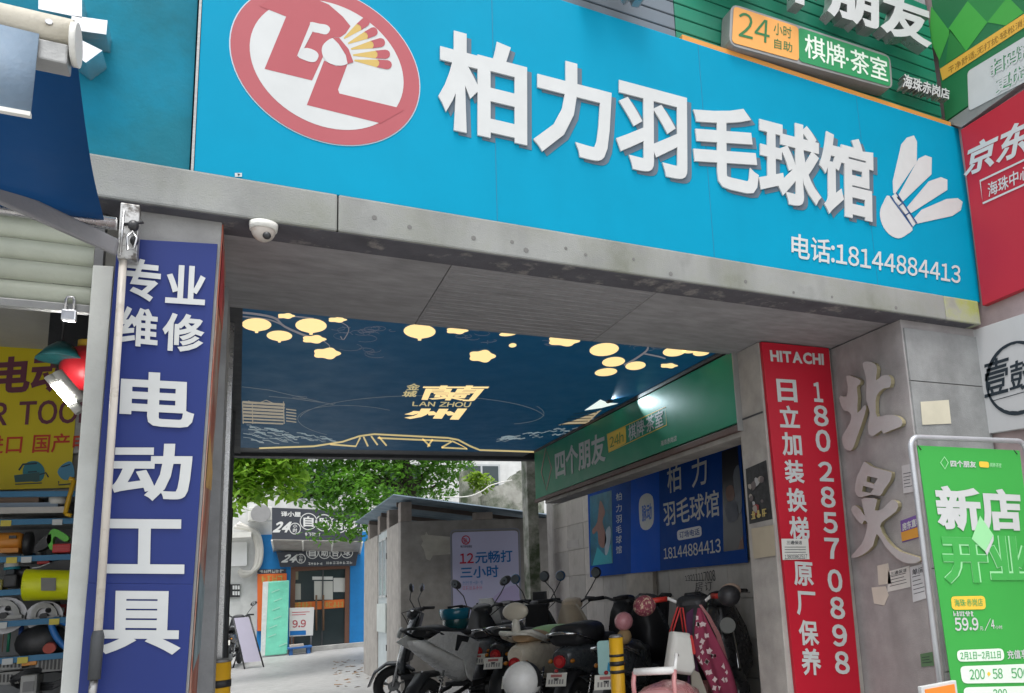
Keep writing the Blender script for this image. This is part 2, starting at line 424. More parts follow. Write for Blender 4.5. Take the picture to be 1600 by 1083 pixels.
MB().box(-.42, 6.6, 9.681, 11.5, 3.35, 3.6).build('rear_balcony', M_lwall, B, bevel=.01) if False else None
pw = bpy.data.objects['bay_wall']
tone = [M_tile, mat('wall tile pale', (.49, .46, .42), rough=.4, var=.12, vscale=1.3, bump=.02, stain=(.3, .27, .24), sscale=2.2, streak=.4), mat('wall tile dull', (.39, .37, .34), rough=.45, var=.14, vscale=1.6, bump=.02, stain=(.25, .23, .21), sscale=2.2, streak=.5)]
tms = []
for t_ in tone:
    q = MB(); q.box(-.010, 0, 0, .594, 0, .344); me = q.build('tile', t_, None, bevel=.003, seg=1); tms.append(me.data); bpy.data.objects.remove(me)
for r_ in range(8):
    for c_ in range(12):
        y0 = 4.62+c_*.60; zz = .02+r_*.350
        if y0 > 10.9: continue
        o = link_mesh('tile', tms[rnd.choice((0, 0, 1, 2))], pw); o.location = Vector((XT+rnd.uniform(-.0015, .001), y0, zz))-ORG[B.name]
yp0, yp1 = at(1027, 900, X=XT).y, at(985, 900, X=XT).y
MB().box(XT-.06, XT-.0125, yp0, yp1, 0, 2.5).build('pilaster', concrete('pilaster plaster', (.47, .43, .38), streak=.6), B, bevel=.005)
# tool shop interior shell
MB().box(-3.2, -.43, 6.05, 6.25, 0, 2.96).build('shop_back_wall', mat('shop wall', (.42, .41, .39), rough=.8), B)
MB().box(-3.3, -3.2, 3.6, 6.25, 0, 2.96).build('shop_side_wall', mat('shop wall', (.42, .41, .39)), B)
MB().box(-3.2, -.43, 3.95, 6.05, 2.94, 2.968).build('shop_ceiling', mat('shop ceiling', (.5, .5, .48), rough=.8), B)

# ------------------------------------------------------------------ neighbouring wing on the right that carries the cross signs
N_ = thing('side_building', 'narrow wing at the right edge that carries the green, red and white cross signs', 'building', (5.4, 2.6, 0))
MB().box(4.44, 6.6, 1.5, 3.93, 0, 9.5).build('wing_wall', mat('pinkish wall paint', (.42, .33, .33), rough=.7, var=.1, stain=(.3, .25, .25), streak=.5), N_)
MB().box(4.425, 4.6, 1.5, 3.50, 2.33, 2.40).build('sign_ledge', M_alu, N_)

# ------------------------------------------------------------------ the big cyan shop sign
S = thing('badminton_sign', 'huge cyan badminton hall sign with white characters above the passage', 'shop sign', (2.1, FS, 3.04))
PS = Plane(Y=FS)
tl, tr, br, bl = PS(318, 0), PS(1502, 200), PS(1532, 476), PS(304, 265)
ztop, zbot = 4.378, 3.038
front = [Vector((-.205, FS, zbot)), Vector((br.x, FS, zbot)), Vector((tr.x, FS, ztop)), Vector((-.205, FS, ztop))]
MB().slab(front, (0, .07, 0)).build('board', M_cyan, S, bevel=.004)
MB().box(-.215, -.206, FS-.003, FS+.07, zbot, ztop).build('edge_trim', M_alu, S)
for xj_ in (1.02, 2.24, 3.46): MB().box(xj_-.0012, xj_+.0012, FS-.0012, FS+.002, zbot+.004, ztop-.004).build('sheet_joint', mat('joint cyan', (.002, .16, .28)), S)
q = [(684, 42), (1362, 225), (1364, 352), (684, 203)]
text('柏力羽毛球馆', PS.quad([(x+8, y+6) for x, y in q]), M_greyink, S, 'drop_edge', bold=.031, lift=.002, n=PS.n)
text('柏力羽毛球馆', PS.quad(q), M_white, S, 'letter', bold=.031, lift=.0035, n=PS.n, depth=.010, split=True)
ptext(PS, '电话:18144884413', [(1236, 364), (1500, 413), (1500, 446), (1236, 403)], M_white, S, bold=.014, name='phone_line')
# emblem: ring, red BL letters and a shuttlecock fan
xa, xb = PS(361, 40).x, PS(655, 130).x; rc = (xb-xa)/2; cxw = (xa+xb)/2; czw = PS(540, 229).z+rc
class W(Plane):
    pass
def circ(r, n=72): return [(cxw+r*math.cos(2*math.pi*i/n), czw+r*math.sin(2*math.pi*i/n)) for i in range(n)]
def wpoly(p2, lift, mm, name, par): 
    mb = MB(); mb.add([(x, FS-lift, z) for x, z in p2], [tuple(range(len(p2)))]); return mb.build(name, mm, par)
E_ = wpoly(circ(rc), .0036, ink('logo ring', (.37, .085, .10)), 'emblem', S)
wpoly(circ(rc*1.012), .002, ink('logo halo', (.45, .55, .62)), 'emblem_edge', E_)
wpoly(circ(rc*.815), .0042, M_white, 'emblem_disc', E_)
zz = lambda L: [(300+x*.375, y*.375) for x, y in L]
# keep inside the ring: clip red letters by radius when mapped
def clipped(P, pts, lift):
    out = []
    for x, y in pts:
        p = P(x, y, lift); d = Vector((p.x-cxw, 0, p.z-czw))
        if d.length > rc*.90: d = d.normalized()*rc*.90; p = Vector((cxw+d.x, p.y, czw+d.z))
        out.append(p)
    return out
def lpoly(pts, lift, mm, name, sm=0):
    if sm: pts = smooth_loop(pts, sm)
    mb = MB(); q = clipped(PS, pts, lift); mb.add(q, [tuple(range(len(q)))]); return mb.build(name, mm, E_)
lpoly(zz([(281, 28), (300, 12), (345, -20), (430, -22), (500, -8), (570, 22), (628, 72), (660, 112), (640, 142), (618, 158), (590, 158), (562, 182), (541, 215), (545, 240), (500, 338), (302, 290), (392, 72)]), .0047, M_red, 'letter_b')
lpoly(zz(smooth_loop([(492, 96), (530, 102), (560, 107), (575, 124), (560, 146), (525, 140), (500, 132)], 3)), .0052, M_white, 'letter_slot')
lpoly(zz([(494, 98), (505, 130), (466, 205), (436, 240)]), .0060, M_white, 'letter_slot')
lpoly(zz(smooth_loop([(440, 236), (468, 204), (508, 212), (527, 232), (518, 256), (500, 262), (470, 254)], 3)), .0056, M_white, 'letter_slot')
lpoly(zz([(550, 255), (600, 278), (648, 268), (608, 376), (614, 392), (855, 450), (900, 470), (785, 516), (478, 440)]), .0047, M_red, 'letter_l')
lpoly(zz([(540, 215), (550, 185), (585, 162), (610, 185), (640, 235), (650, 265), (620, 277), (580, 270), (552, 250)]), .0057, M_white, 'cork', 3)
lpoly(zz([(584, 160), (612, 160), (652, 208), (672, 262), (648, 270), (640, 232), (610, 186)]), .0061, M_red, 'cork_band')
bs = [(633, 163), (650, 184), (662, 207), (670, 232), (676, 254)]; tp = [(724, 93), (758, 134), (788, 180), (808, 229), (815, 273)]
for (bx, by), (tx, ty) in zip(bs, tp):
    d = np.array([tx-bx, ty-by], float); L_ = np.linalg.norm(d); d /= L_; nn = np.array([-d[1], d[0]])
    f = lambda t, w: tuple(np.array([bx, by])+d*L_*t+nn*w)
    lpoly(zz([f(0, -3), f(.72, -17), f(.78, -8), f(.78, 8), f(.72, 17), f(0, 3)]), .0047, M_yel, 'feather_base')
    lpoly(zz([f(.68, -16), f(.98, -19)]+[f(1.02+.10*math.sin(a), -17*math.cos(a)) for a in np.linspace(.3, 2.84, 6)]+[f(.98, 19), f(.68, 16), f(.74, 6), f(.74, -6)]), .0056, M_red, 'feather_tip')
# white shuttlecock printed at the right end
z5 = lambda L: [(900+x*.4433, y*.4433) for x, y in L]
SH = poly(PS, z5([(1108, 692), (1082, 715), (1070, 750), (1078, 792), (1102, 826), (1135, 841), (1165, 827), (1184, 796)]), M_white, S, 'shuttlecock', smooth=3)
poly(PS, z5([(1112, 692), (1126, 682), (1197, 789), (1186, 800)]), M_white, SH, 'cork_band')
mb = MB(); stroke(PS, z5([(1106, 692), (1184, 800)]), 2, .0042, mb); stroke(PS, z5([(1127, 680), (1200, 788)]), 2, .0042, mb)
stroke(PS, z5([(1136, 727), (1150, 717)]), 2, .0042, mb); stroke(PS, z5([(1160, 760), (1174, 750)]), 2, .0042, mb); mb.build('cork_line', M_navy, SH)
for L in ([(1117, 682), (1115, 640), (1145, 510), (1165, 486), (1190, 478), (1201, 500), (1200, 572), (1124, 684)], [(1130, 698), (1206, 560), (1230, 548), (1253, 556), (1252, 615), (1146, 716)],
          [(1162, 735), (1242, 640), (1285, 625), (1308, 634), (1308, 670), (1180, 752)], [(1186, 775), (1217, 740), (1305, 702), (1345, 699), (1362, 712), (1355, 742), (1325, 762), (1196, 790)]):
    poly(PS, z5(L), M_white, SH, 'feather')
poly(PS, rect(367, 271, 378, 277), M_white, S, 'sticker_tag', lift=.004)
poly(PS, [(371, 272), (376, 273), (372, 276)], M_black, S, 'sticker_tag', lift=.0055)

# teal painted panel left of it, with the remains of old mirror letters
T = tag(MB().box(-3.2, -.222, 3.52, 3.597, 3.035, 6.2).build('teal_signboard', M_teal, bevel=.003), 'faded teal painted panel left of the cyan sign', 'wall panel')
OL = thing('old_letter', 'white mirror-sided stroke pieces of a removed letter on the teal panel', 'letter', tuple(at(120, 50, Y=3.5)))
PT = Plane(Y=3.40)
for q in ([(60, -20), (128, -12), (128, 28), (60, 14)], [(112, 24), (168, 32), (166, 54), (110, 46)], [(118, 58), (160, 79), (134, 98), (100, 72)]):
    poly(PT, q, mat('mirror acrylic', (.75, .76, .76), rough=.12, metal=.85, var=.1, vscale=8), OL, 'stroke_piece', lift=0, depth=.118)

# ------------------------------------------------------------------ slatted signs above the cyan sign
xs = at(1052, 30, Y=3.585).x; xe = 4.37
G = thing('chess_room_sign', 'green slatted sign with white raised characters above the cyan sign', 'shop sign', (3.6, 3.585, 4.38))
D_ = thing('grey_slat_sign', 'grey slatted sign board above the emblem end of the cyan sign', 'shop sign', (1, 3.585, 4.38))
M_gs = vinyl('green slat', (.012, .19, .115), streak=.2); M_ds = vinyl('grey slat', (.13, .16, .19), streak=.2)
for i in range(12):
    z0 = 4.30+i*.094
    MB().box(xs+.002, xe, 3.565, 3.59, z0+.004, z0+.091).build('slat', M_gs, G, bevel=.004, seg=1)
    MB().box(-.2, xs-.002, 3.565, 3.59, z0+.004, z0+.091).build('slat', M_ds, D_, bevel=.004, seg=1)
MB().box(xs, xe, 3.497, 3.556, 4.3795, 4.412).build('orange_strip', vinyl('orange strip', (.62, .28, .06), streak=.3), G)
PG = Plane(Y=3.47); M_side = mat('letter side steel', (.45, .46, .46), rough=.3, metal=.8)
text('四个朋友', PG.quad([(1095, -98), (1442, 20), (1442, 90), (1095, -25)]), M_white, G, 'letter', bold=.04, n=PG.n, depth=.09, split=True, side=M_side)
text('自助', PG.quad([(905, -60), (1004, -32), (1002, 15), (905, -8)]), mat('grey letter', (.5, .52, .54)), D_, 'letter', bold=.03, n=PG.n, depth=.09, split=True, side=M_side)
PL_ = Plane(Y=3.455)
def rrect_quad(q, r=.14, n=5):
    """rounded quad in pixels; r relative"""
    q = [np.array(p, float) for p in q]; out = []
    for i in range(4):
        p, a, b = q[i], q[i-1], q[(i+1) % 4]; la = np.linalg.norm(a-p); lb = np.linalg.norm(b-p); rr = r*min(la, lb)
        s0, s1_ = p+(a-p)/la*rr, p+(b-p)/lb*rr
        for t in np.linspace(0, 1, n): out.append(tuple((1-t)**2*s0+2*t*(1-t)*p+t*t*s1_))
    return out
LBq = [(1142, 5), (1391, 87), (1395, 140), (1139, 70)]
LB = poly(PL_, rrect_quad(LBq, .22), M_alu, G, 'light_box', lift=0, depth=.10)
ins = lambda q, k=.06: [tuple(np.array(p)+(np.mean(q, 0)-np.array(p))*k) for p in q]
fq = [(1146, 10), (1388, 90), (1391, 136), (1143, 67)]
mL = [(1146, 10), (1247, 43), (1248, 96), (1143, 67)]; mR = [(1247, 43), (1388, 90), (1391, 136), (1248, 96)]
full = rrect_quad(fq, .2)
poly(PL_, [p for p in full if p[0] < 1246]+[(1248, 95), (1246, 43)] if False else rrect_quad(mL, .12), ink('orange face', (.75, .36, .10)), LB, 'orange_face', lift=.004)
poly(PL_, rrect_quad(mR, .12), ink('green face', (.03, .26, .10)), LB, 'green_face', lift=.004)
M_dg = ink('dark green ink', (.03, .17, .06)); M_pg = ink('pale mint ink', (.70, .80, .70))
text('24', PL_.quad([(1154, 18), (1203, 34), (1201, 69), (1153, 57)]), M_dg, LB, bold=.0, lift=.006, n=PL_.n)
text('小时', PL_.quad([(1208, 35), (1236, 44), (1236, 62), (1208, 54)]), M_dg, LB, bold=.004, lift=.006, n=PL_.n)
text('自助', PL_.quad([(1209, 60), (1237, 68), (1237, 83), (1209, 76)]), M_dg, LB, bold=.004, lift=.006, n=PL_.n)
text('棋牌·茶室', PL_.quad([(1256, 52), (1385, 94), (1387, 130), (1257, 90)]), M_pg, LB, bold=.012, lift=.006, n=PL_.n)
text('海珠赤岗店', Plane(Y=3.50).quad([(1403, 122), (1474, 147), (1474, 163), (1400, 144)]), M_white, G, 'small_letter', bold=.02, n=PG.n, depth=.06, side=M_side, split=True)

# ------------------------------------------------------------------ cross signs on the right, facing along the street
XS = 4.385; PX = Plane(X=XS)
def board(name, label, cat, q, mm, P, thick=.05, edge=None):
    o = thing(name, label, cat, tuple(P(*q[3]))); qq = P.quad(q)
    MB().slab(qq, -P.n*thick).build('board', mm, o, bevel=.004)
    return o
def xq(yl, yr, P=PX, xl=1500, xr=1640): return [(xl, yl[0]), (xr, yr[0]), (xr, yr[1]), (xl, yl[1])]
K1 = board('checkered_sign', 'green checkered cross sign with an orange text band at the top right', 'shop sign', [(1440, -130), (1660, -260), (1660, 62), (1477, 190)], vinyl('deep green vinyl', (.02, .16, .06), streak=.1), PX)
for q, cc in (([(1455, 10), (1485, 50), (1468, 95), (1452, 60)], (.06, .34, .06)), ([(1482, 45), (1512, 2), (1543, 35), (1510, 80)], (.06, .36, .06)), ([(1512, 2), (1545, -45), (1575, -5), (1543, 35)], (.03, .22, .06)),
              ([(1543, 35), (1575, -5), (1600, 20), (1572, 40)], (.06, .34, .06)), ([(1484, 45), (1510, 80), (1478, 100)], (.03, .20, .05)), ([(1545, -45), (1600, -80), (1620, -40), (1575, -5)], (.06, .34, .06))):
    poly(PX, q, ink('check %.2f %.2f' % cc[:2], cc), K1, 'check', lift=.002)
poly(PX, [(1469, 108), (1660, -17), (1660, 5), (1473, 126)], ink('orange band', (.70, .40, .06)), K1, 'orange_band', lift=.0035)
ptext(PX, '干净舒适,无打扰·轻松消费,无忧', [(1482, 106), (1640, 2), (1640, 14), (1483, 117)], ink('band ink', (.25, .14, .03)), K1, lift=.005, bold=.0)
poly(PX, rrect_quad([(1512, 112), (1660, 22), (1660, 98), (1514, 174)], .1), M_white, K1, 'white_panel', lift=.0035)
ptext(PX, '扫码预订', [(1548, 96), (1640, 44), (1640, 70), (1549, 122)], ink('green edge', (.03, .22, .08)), K1, lift=.0045, bold=.07)
ptext(PX, '扫码预订', [(1548, 96), (1640, 44), (1640, 70), (1549, 122)], M_white, K1, lift=.006, bold=.03)
ptext(PX, '更优惠', [(1556, 124), (1625, 86), (1625, 110), (1557, 150)], ink('green edge', (.03, .22, .08)), K1, lift=.0045, bold=.07)
ptext(PX, '更优惠', [(1556, 124), (1625, 86), (1625, 110), (1557, 150)], M_white, K1, lift=.006, bold=.03)
MB().slab(PX.quad([(1478, 192), (1660, 64), (1660, 84), (1502, 199)]), (.06, 0, 0)).build('frame_bar', M_alu, K1)
K2 = board('red_cross_sign', 'red cross sign with slanted white characters beside the cyan sign', 'shop sign', [(1501, 203), (1660, 102), (1660, 425), (1535, 478)], vinyl('bright red vinyl', (.43, .022, .04)), PX)
ptext(PX, '京东', [(1507, 232), (1612, 180), (1614, 236), (1511, 276)], M_white, K2, bold=.03, shear=.12)
mb = MB(); stroke(PX, [(1532, 283), (1660, 222), (1660, 262), (1536, 318)], 3, .004, mb, True); mb.build('box_outline', M_white, K2)
ptext(PX, '海珠中心店', [(1543, 287), (1628, 247), (1628, 270), (1545, 309)], M_white, K2, bold=.012)
K3 = board('drum_shop_sign', 'white cross sign with a black brush ring at the right edge', 'shop sign', [(1493, 525), (1660, 470), (1660, 660), (1511, 683)], vinyl('white sign face', (.48, .49, .50), streak=.2), PX, .05)
c0 = PX(1588, 591); rr = (PX(1588, 533)-c0).length
mb = MB(); n = 64; vs_ = []
for i in range(n):
    w = 2*math.pi*i/n; th = .010+.006*math.sin(w*1.5+1)**2+rnd.uniform(0, .003)
    for r_ in (rr, rr-th*1.6): vs_.append(Vector((XS-.004, c0.y-r_*math.cos(w), c0.z+r_*math.sin(w))))
mb.add(vs_, [(2*i, 2*((i+1) % n), 2*((i+1) % n)+1, 2*i+1) for i in range(n)]); mb.build('brush_ring', ink('ink black', (.02, .03, .04)), K3)
M_inkb = ink('ink black', (.02, .03, .04))
ptext(PX, '壹', [(1537, 566), (1576, 554), (1577, 612), (1540, 622)], M_inkb, K3, bold=.012, shear=.06)
ptext(PX, '鼓', [(1577, 568), (1620, 552), (1621, 606), (1579, 612)], M_inkb, K3, bold=.012, shear=.06)
mb = MB(); stroke(PX, [(1550, 627), (1620, 607)], 1.2, .004, mb); mb.build('underline', M_inkb, K3)

# ------------------------------------------------------------------ red lift company board, raised letters and notes on the right column
PH = Plane(Y=4.25)
H_ = thing('lift_company_board', 'tall red lift company board with a white phone number on the right pillar', 'sign', tuple(PH(1245, 1083)))
hq = PH.quad([(1190, 534), (1295, 544), (1345, 1083), (1245, 1083)]); k = .55
ext = [hq[0], hq[1], hq[2]+(hq[2]-hq[1])*k*.5, hq[3]+(hq[3]-hq[0])*k*.5]
MB().slab(ext, (0, .03, 0)).build('board', vinyl('lift red vinyl', (.46, .010, .028), streak=.12), H_, bevel=.003)
ptext(PH, 'HITACHI', [(1202, 547), (1286, 553), (1287, 571), (1204, 565)], M_white, H_, bold=.042, plain=True)
for ch, y0, y1 in zip('日立加装换梯原厂保养', (592, 633, 675, 718, 762, 806, 877, 923, 968, 1012), (628, 668, 712, 755, 800, 845, 915, 961, 1008, 1055)):
    x = 1212+(y0-592)*.0905; ptext(PH, ch, [(x, y0), (x+31, y0+2), (x+34, y1+1), (x+3, y1)], M_white, H_, bold=.028)
for ch, y0, y1 in zip('18028570898', (597, 633, 671, 721, 760, 800, 840, 889, 932, 975, 1017), (628, 666, 706, 752, 793, 833, 873, 925, 967, 1010, 1053)):
    x = 1266+(y0-597)*.086; w = 14 if ch == '1' else 23; x += 3 if ch == '1' else 0
    ptext(PH, ch, [(x, y0), (x+w, y0+1), (x+w+3, y1+1), (x+3, y1)], M_white, H_, bold=.03)
st = poly(PH, [(1220, 842), (1262, 842), (1264, 874), (1222, 875)], ink('paper sticker', (.60, .59, .56)), H_, 'paper_sticker', lift=.006)
ptext(PH, '三通保洁', [(1228, 845), (1252, 845), (1252, 851), (1228, 851)], M_inkb, H_, lift=.008, bold=.01)
ptext(PH, '13800862517', [(1225, 867), (1260, 866), (1260, 873), (1225, 874)], M_inkb, H_, lift=.008, bold=.0)
mb = MB()
for y in (855, 859, 863): stroke(PH, [(1225, y), (1258, y)], .8, .008, mb)
mb.build('small_print', M_inkb, H_)
PC = Plane(X=XC-.001)
M_lit = mat('letter face grey', (.46, .445, .445), rough=.55, var=.08, stain=(.36, .33, .32), sscale=4); M_ls = mat('letter side brass', (.36, .32, .20), rough=.4, metal=.3)
zA = lambda L: [(1180+x*.2957, 480+y*.2957) for x, y in L]; zB = lambda L: [(1180+x*.28, 780+y*.28) for x, y in L]
BEI = [zA([(505, 365), (545, 370), (578, 388), (575, 410), (560, 425), (566, 480), (563, 560), (600, 520), (610, 538), (585, 620), (560, 690), (545, 735), (525, 758), (495, 745), (480, 700), (490, 670), (525, 610), (530, 570), (510, 550), (490, 545), (470, 500), (472, 470), (505, 475), (512, 420)]),
       zA([(592, 300), (615, 290), (655, 300), (668, 330), (662, 388), (690, 367), (725, 360), (742, 385), (735, 425), (700, 432), (665, 470), (660, 530), (668, 580), (720, 570), (770, 575), (800, 600), (795, 630), (745, 650), (702, 668), (690, 652), (650, 680), (625, 670), (620, 620), (630, 560), (610, 490), (612, 400), (600, 340)])]
ZHI = [zA([(575, 868), (598, 818), (628, 836), (660, 850), (730, 868), (745, 880), (735, 920), (705, 962), (684, 996), (640, 990), (600, 1000), (570, 1002), (550, 968), (560, 900)]),
       zB([(618, 2), (660, -6), (706, 2), (692, 62), (738, 52), (786, 4), (822, 22), (812, 66), (752, 112), (722, 150), (762, 230), (832, 290), (942, 324), (936, 350), (880, 356), (820, 332), (752, 262), (704, 192), (682, 260), (622, 310), (570, 326), (564, 312), (618, 250), (642, 190), (652, 134), (632, 118), (622, 138), (590, 110), (560, 58), (580, 34), (612, 58), (638, 92)])]
HOLES = [zA([(616, 892), (672, 905), (652, 934), (612, 922)]), zA([(592, 944), (650, 958), (632, 982), (588, 974)])]
for ch, strokes_, lb in (('bei', BEI, 'upper raised grey brush character on the side of the right pillar'), ('zhi', ZHI, 'lower raised grey brush character on the side of the right pillar')):
    o = thing('wall_letter', lb, 'letter', tuple(PC(*strokes_[0][0])), 'raised characters on the right pillar')
    for k_, st_ in enumerate(strokes_):
        st_ = smooth_loop(st_, 2); fr_ = [PC(x, y, .040+.0007*k_) for x, y in st_]; bk_ = [PC(x, y, .008) for x, y in st_]
        bk_ = [p+PC.n*0 for p in bk_]; n_ = len(fr_)
        holes = HOLES if (ch == 'zhi' and k_ == 0) else []
        ccw = lambda L, sg: (lambda a_: a_ if sg*sum(a_[i-1][0]*a_[i][1]-a_[i][0]*a_[i-1][1] for i in range(len(a_))) > 0 else a_[::-1])(np.array([(x, -y) for x, y in L]))
        ov, of = fill([ccw(st_, 1)]+[ccw(h_, -1) for h_ in holes])
        m = MB(); m.add([PC(p[0], -p[1], .040+.0007*k_) for p in ov], [tuple(f) for f in of]); f_ = m.build('letter_face', M_lit, o)
        for h_ in holes:
            hf = [PC(x, y, .040) for x, y in h_]; nh = len(hf); m = MB(); m.add(hf+[p-PC.n*.032 for p in hf], [(i, (i+1) % nh, nh+(i+1) % nh, nh+i) for i in range(nh)]); m.build('letter_side', M_ls, f_)
        m = MB(); m.add(fr_+[p-PC.n*.032 for p in fr_], [(i, (i+1) % n_, n_+(i+1) % n_, n_+i) for i in range(n_)]); m.build('letter_side', M_ls, f_)
def note(label, P, q, col, lines=0, s=None, inkc=None, name='paper_note', lift=.002, cat='note', big=None):
    o = tag(poly(P, q, ink('paper %s' % str(col), col, rough=.8, var=.05), None, name, lift=lift, depth=.0012), label, cat)
    if lines or s:
        mb = MB(); a, b_, c_, d_ = [np.array(p, float) for p in q]
        for i in range(lines):
            t = .3+.6*i/max(lines, 1); p0 = a*(1-t)+d_*t; p1 = b_*(1-t)+c_*t; u1 = rnd.uniform(.6, .88)
            stroke(P, [tuple(p0*.9+p1*.1), tuple(p0*(1-u1)+p1*u1)], .9, lift+.001, mb)
        if lines: mb.build('print_line', inkc or M_inkb, o)
        if s: ptext(P, s, big or [tuple(a*.88+b_*.12+(d_-a)*.08), tuple(a*.12+b_*.88+(d_-a)*.08), tuple(a*.12+b_*.88+(d_-a)*.26), tuple(a*.88+b_*.12+(d_-a)*.26)], inkc or M_inkb, o, lift=lift+.001, bold=.012)
    return o
note('blank cream paper sheet on the stone front of the right pillar', Plane(Y=3.543), [(1438, 628), (1482, 625), (1486, 662), (1441, 664)], (.60, .57, .45))
note('torn cream paper strip left of the printed receipt note', PC, [(1371, 884), (1388, 880), (1393, 912), (1373, 914)], (.55, .52, .45))
note('printed receipt note low on the side of the right pillar', PC, [(1388, 893), (1421, 884), (1423, 917), (1387, 925)], (.60, .60, .57), 4, '三通保洁')
note('handwritten white note beside the tall banner pole', PC, [(1422, 886), (1446, 880), (1450, 934), (1427, 941)], (.58, .60, .62), 5, '单间')
note('torn cream paper patch below the receipt note', PC, [(1362, 918), (1384, 916), (1389, 930), (1382, 946), (1366, 943)], (.58, .54, .47))
o = note('purple and orange landlord sticker on the right pillar', PC, [(1407, 814), (1440, 802), (1444, 838), (1410, 848)], (.16, .09, .30), name='landlord_sticker', cat='sticker')
poly(PC, [(1408.5, 832), (1442, 821), (1444, 837), (1410, 846)], ink('sticker orange', (.55, .27, .05)), o, 'orange_half', lift=.0045)
ptext(PC, '房东直租', [(1410, 818), (1439, 807), (1440, 820), (1411, 830)], M_white, o, lift=.0045, bold=.03)
note('narrow white slip above the landlord sticker', PC, [(1409, 728), (1427, 724), (1431, 768), (1412, 771)], (.46, .45, .46), 5)
note('small green slip near the foot of the right pillar', PC, [(1438, 1022), (1460, 1018), (1463, 1040), (1440, 1042)], (.10, .19, .10), 3)
note('cream plaster patch paper under the movie poster', Plane(X=XW-.012), [(1174, 826), (1209, 820), (1212, 868), (1178, 873)], (.42, .37, .28))

# ------------------------------------------------------------------ standing banner at the right
YB_ = 3.02; PB = Plane(Y=YB_)
SB = thing('banner_stand', 'green new-store opening banner in a grey tube frame at the right', 'banner stand', tuple(PB(1475, 1083)*1.0)[:2]+(0,))
ftl, fbl = PB(1423, 700), PB(1470, 1083); wdt = PB(1606, 730).x-PB(1426, 730).x
lean = (fbl-ftl)/(ftl.z-fbl.z); gl = ftl+lean*ftl.z*.97
L0 = [ftl+lean*t for t in (0,)]; up = -lean.normalized(); X_ = Vector((1, 0, 0))
pts = [gl, ftl]+[ftl+X_*(.06-.06*math.cos(a))+up*(.06*math.sin(a)) for a in np.linspace(.3, 1.57, 5)]
pr = [ftl+X_*wdt+lean*ftl.z*.97, ftl+X_*wdt]+[ftl+X_*(wdt-.06+.06*math.cos(a))+up*(.06*math.sin(a)) for a in np.linspace(.3, 1.57, 5)]
M_tube = mat('silver tube paint', (.48, .50, .53), rough=.35, metal=.5)
MB().tube(pts+pr[::-1], .0155, 10).build('tube_frame', M_tube, SB)
gz = gl.z
MB().box(gl.x-.05, gl.x+wdt+.05, YB_-.04, YB_+.04, .004, .06).build('base_bar', M_tube, SB, bevel=.01)
for xx in (gl.x, gl.x+wdt):
    MB().tube([(xx, YB_-.28, .02), (xx, YB_+.28, .02)], .014, 8).build('foot', M_tube, SB)
bq = [PB(1433, 696), PB(1593, 704), PB(1640, 1083), PB(1489, 1083)]
low = [bq[0], bq[1], bq[2]+(bq[2]-bq[1])*.55, bq[3]+(bq[3]-bq[0])*.55]
BN = MB().slab(low, (0, .004, 0)).build('banner_sheet', vinyl('fresh green vinyl', (.042, .35, .06), streak=.05), SB)
for x, y in ((1438, 702), (1588, 709)): MB().tube([PB(x-4, y-6), PB(x+1, y+1, .003)], .003, 5).build('cord', M_black, SB)
pb = lambda s, q, mm, lift=.003, **k: ptext(PB, s, q, mm, BN, lift=lift, **k)
M_lg = ink('pale green ink', (.30, .66, .33)); M_or = ink('pill orange', (.80, .52, .06)); M_gk = ink('green ink', (.05, .34, .10))
pb('四个朋友', [(1484, 719), (1524, 721), (1525, 731), (1485, 730)], M_white, bold=.03)
mb = MB(); stroke(PB, [(1475, 714), (1481, 723), (1476, 733), (1469, 723)], 1.5, .003, mb, True); mb.build('diamond_mark', M_lg, BN)
poly(PB, rrect_quad([(1529, 721), (1544, 722), (1545, 731), (1530, 730)], .3), M_or, BN, 'orange_pill')
pb('棋牌·茶室', [(1546, 723), (1564, 724), (1564, 731), (1546, 730)], M_lg, bold=.01)
pb('新店', [(1456, 758), (1592, 765), (1598, 832), (1466, 830)], M_white, bold=.042, lift=.0045)
pb('开业', [(1465, 835), (1604, 838), (1612, 912), (1476, 912)], M_lg, bold=.056, lift=.003)
pb('开业', [(1465, 835), (1604, 838), (1612, 912), (1476, 912)], ink('banner green shade', (.055, .365, .075)), bold=.034, lift=.0042)
mb = MB()
poly(PB, [(1517, 842), (1530, 806), (1551, 836), (1538, 862)], None, None, '', lift=.006, mb=mb); mb.build('tag_shape', M_lg, BN)
mb = MB(); poly(PB, [(1538, 862), (1551, 836), (1551, 845), (1541, 868)], None, None, '', lift=.0065, mb=mb); mb.build('tag_edge', M_white, BN)
poly(PB, rrect_quad([(1485, 932), (1538, 931), (1540, 952), (1487, 953)], .3), M_or, BN, 'orange_pill')
pb('海珠·赤岗店', [(1489, 936), (1534, 935), (1535, 947), (1491, 948)], M_gk, lift=.005, bold=.006)
scribble(PB, [(1488, 955), (1520, 955), (1521, 963), (1489, 963)], 7, M_white, BN)
pb('59.9', [(1490, 965), (1527, 965), (1529, 985), (1492, 986)], M_white, bold=.022)
pb('元', [(1530, 979), (1535, 979), (1536, 985), (1531, 985)], M_white, bold=.01)
pb('/4', [(1540, 966), (1552, 966), (1554, 984), (1538, 986)], M_white, bold=.02)
pb('小时', [(1554, 977), (1565, 977), (1566, 983), (1555, 983)], M_white, bold=.01)
poly(PB, rrect_quad([(1494, 1016), (1567, 1013), (1569, 1032), (1496, 1034)], .4), M_pg, BN, 'date_pill')
pb('2月1日-2月11日', [(1499, 1019), (1562, 1017), (1563, 1029), (1500, 1031)], M_gk, lift=.005, bold=.008)
pb('充值享好礼', [(1572, 1016), (1625, 1014), (1626, 1028), (1574, 1030)], M_white, bold=.02)
poly(PB, rrect_quad([(1499, 1041), (1640, 1036), (1643, 1066), (1503, 1068)], .3), M_pg, BN, 'price_pill')
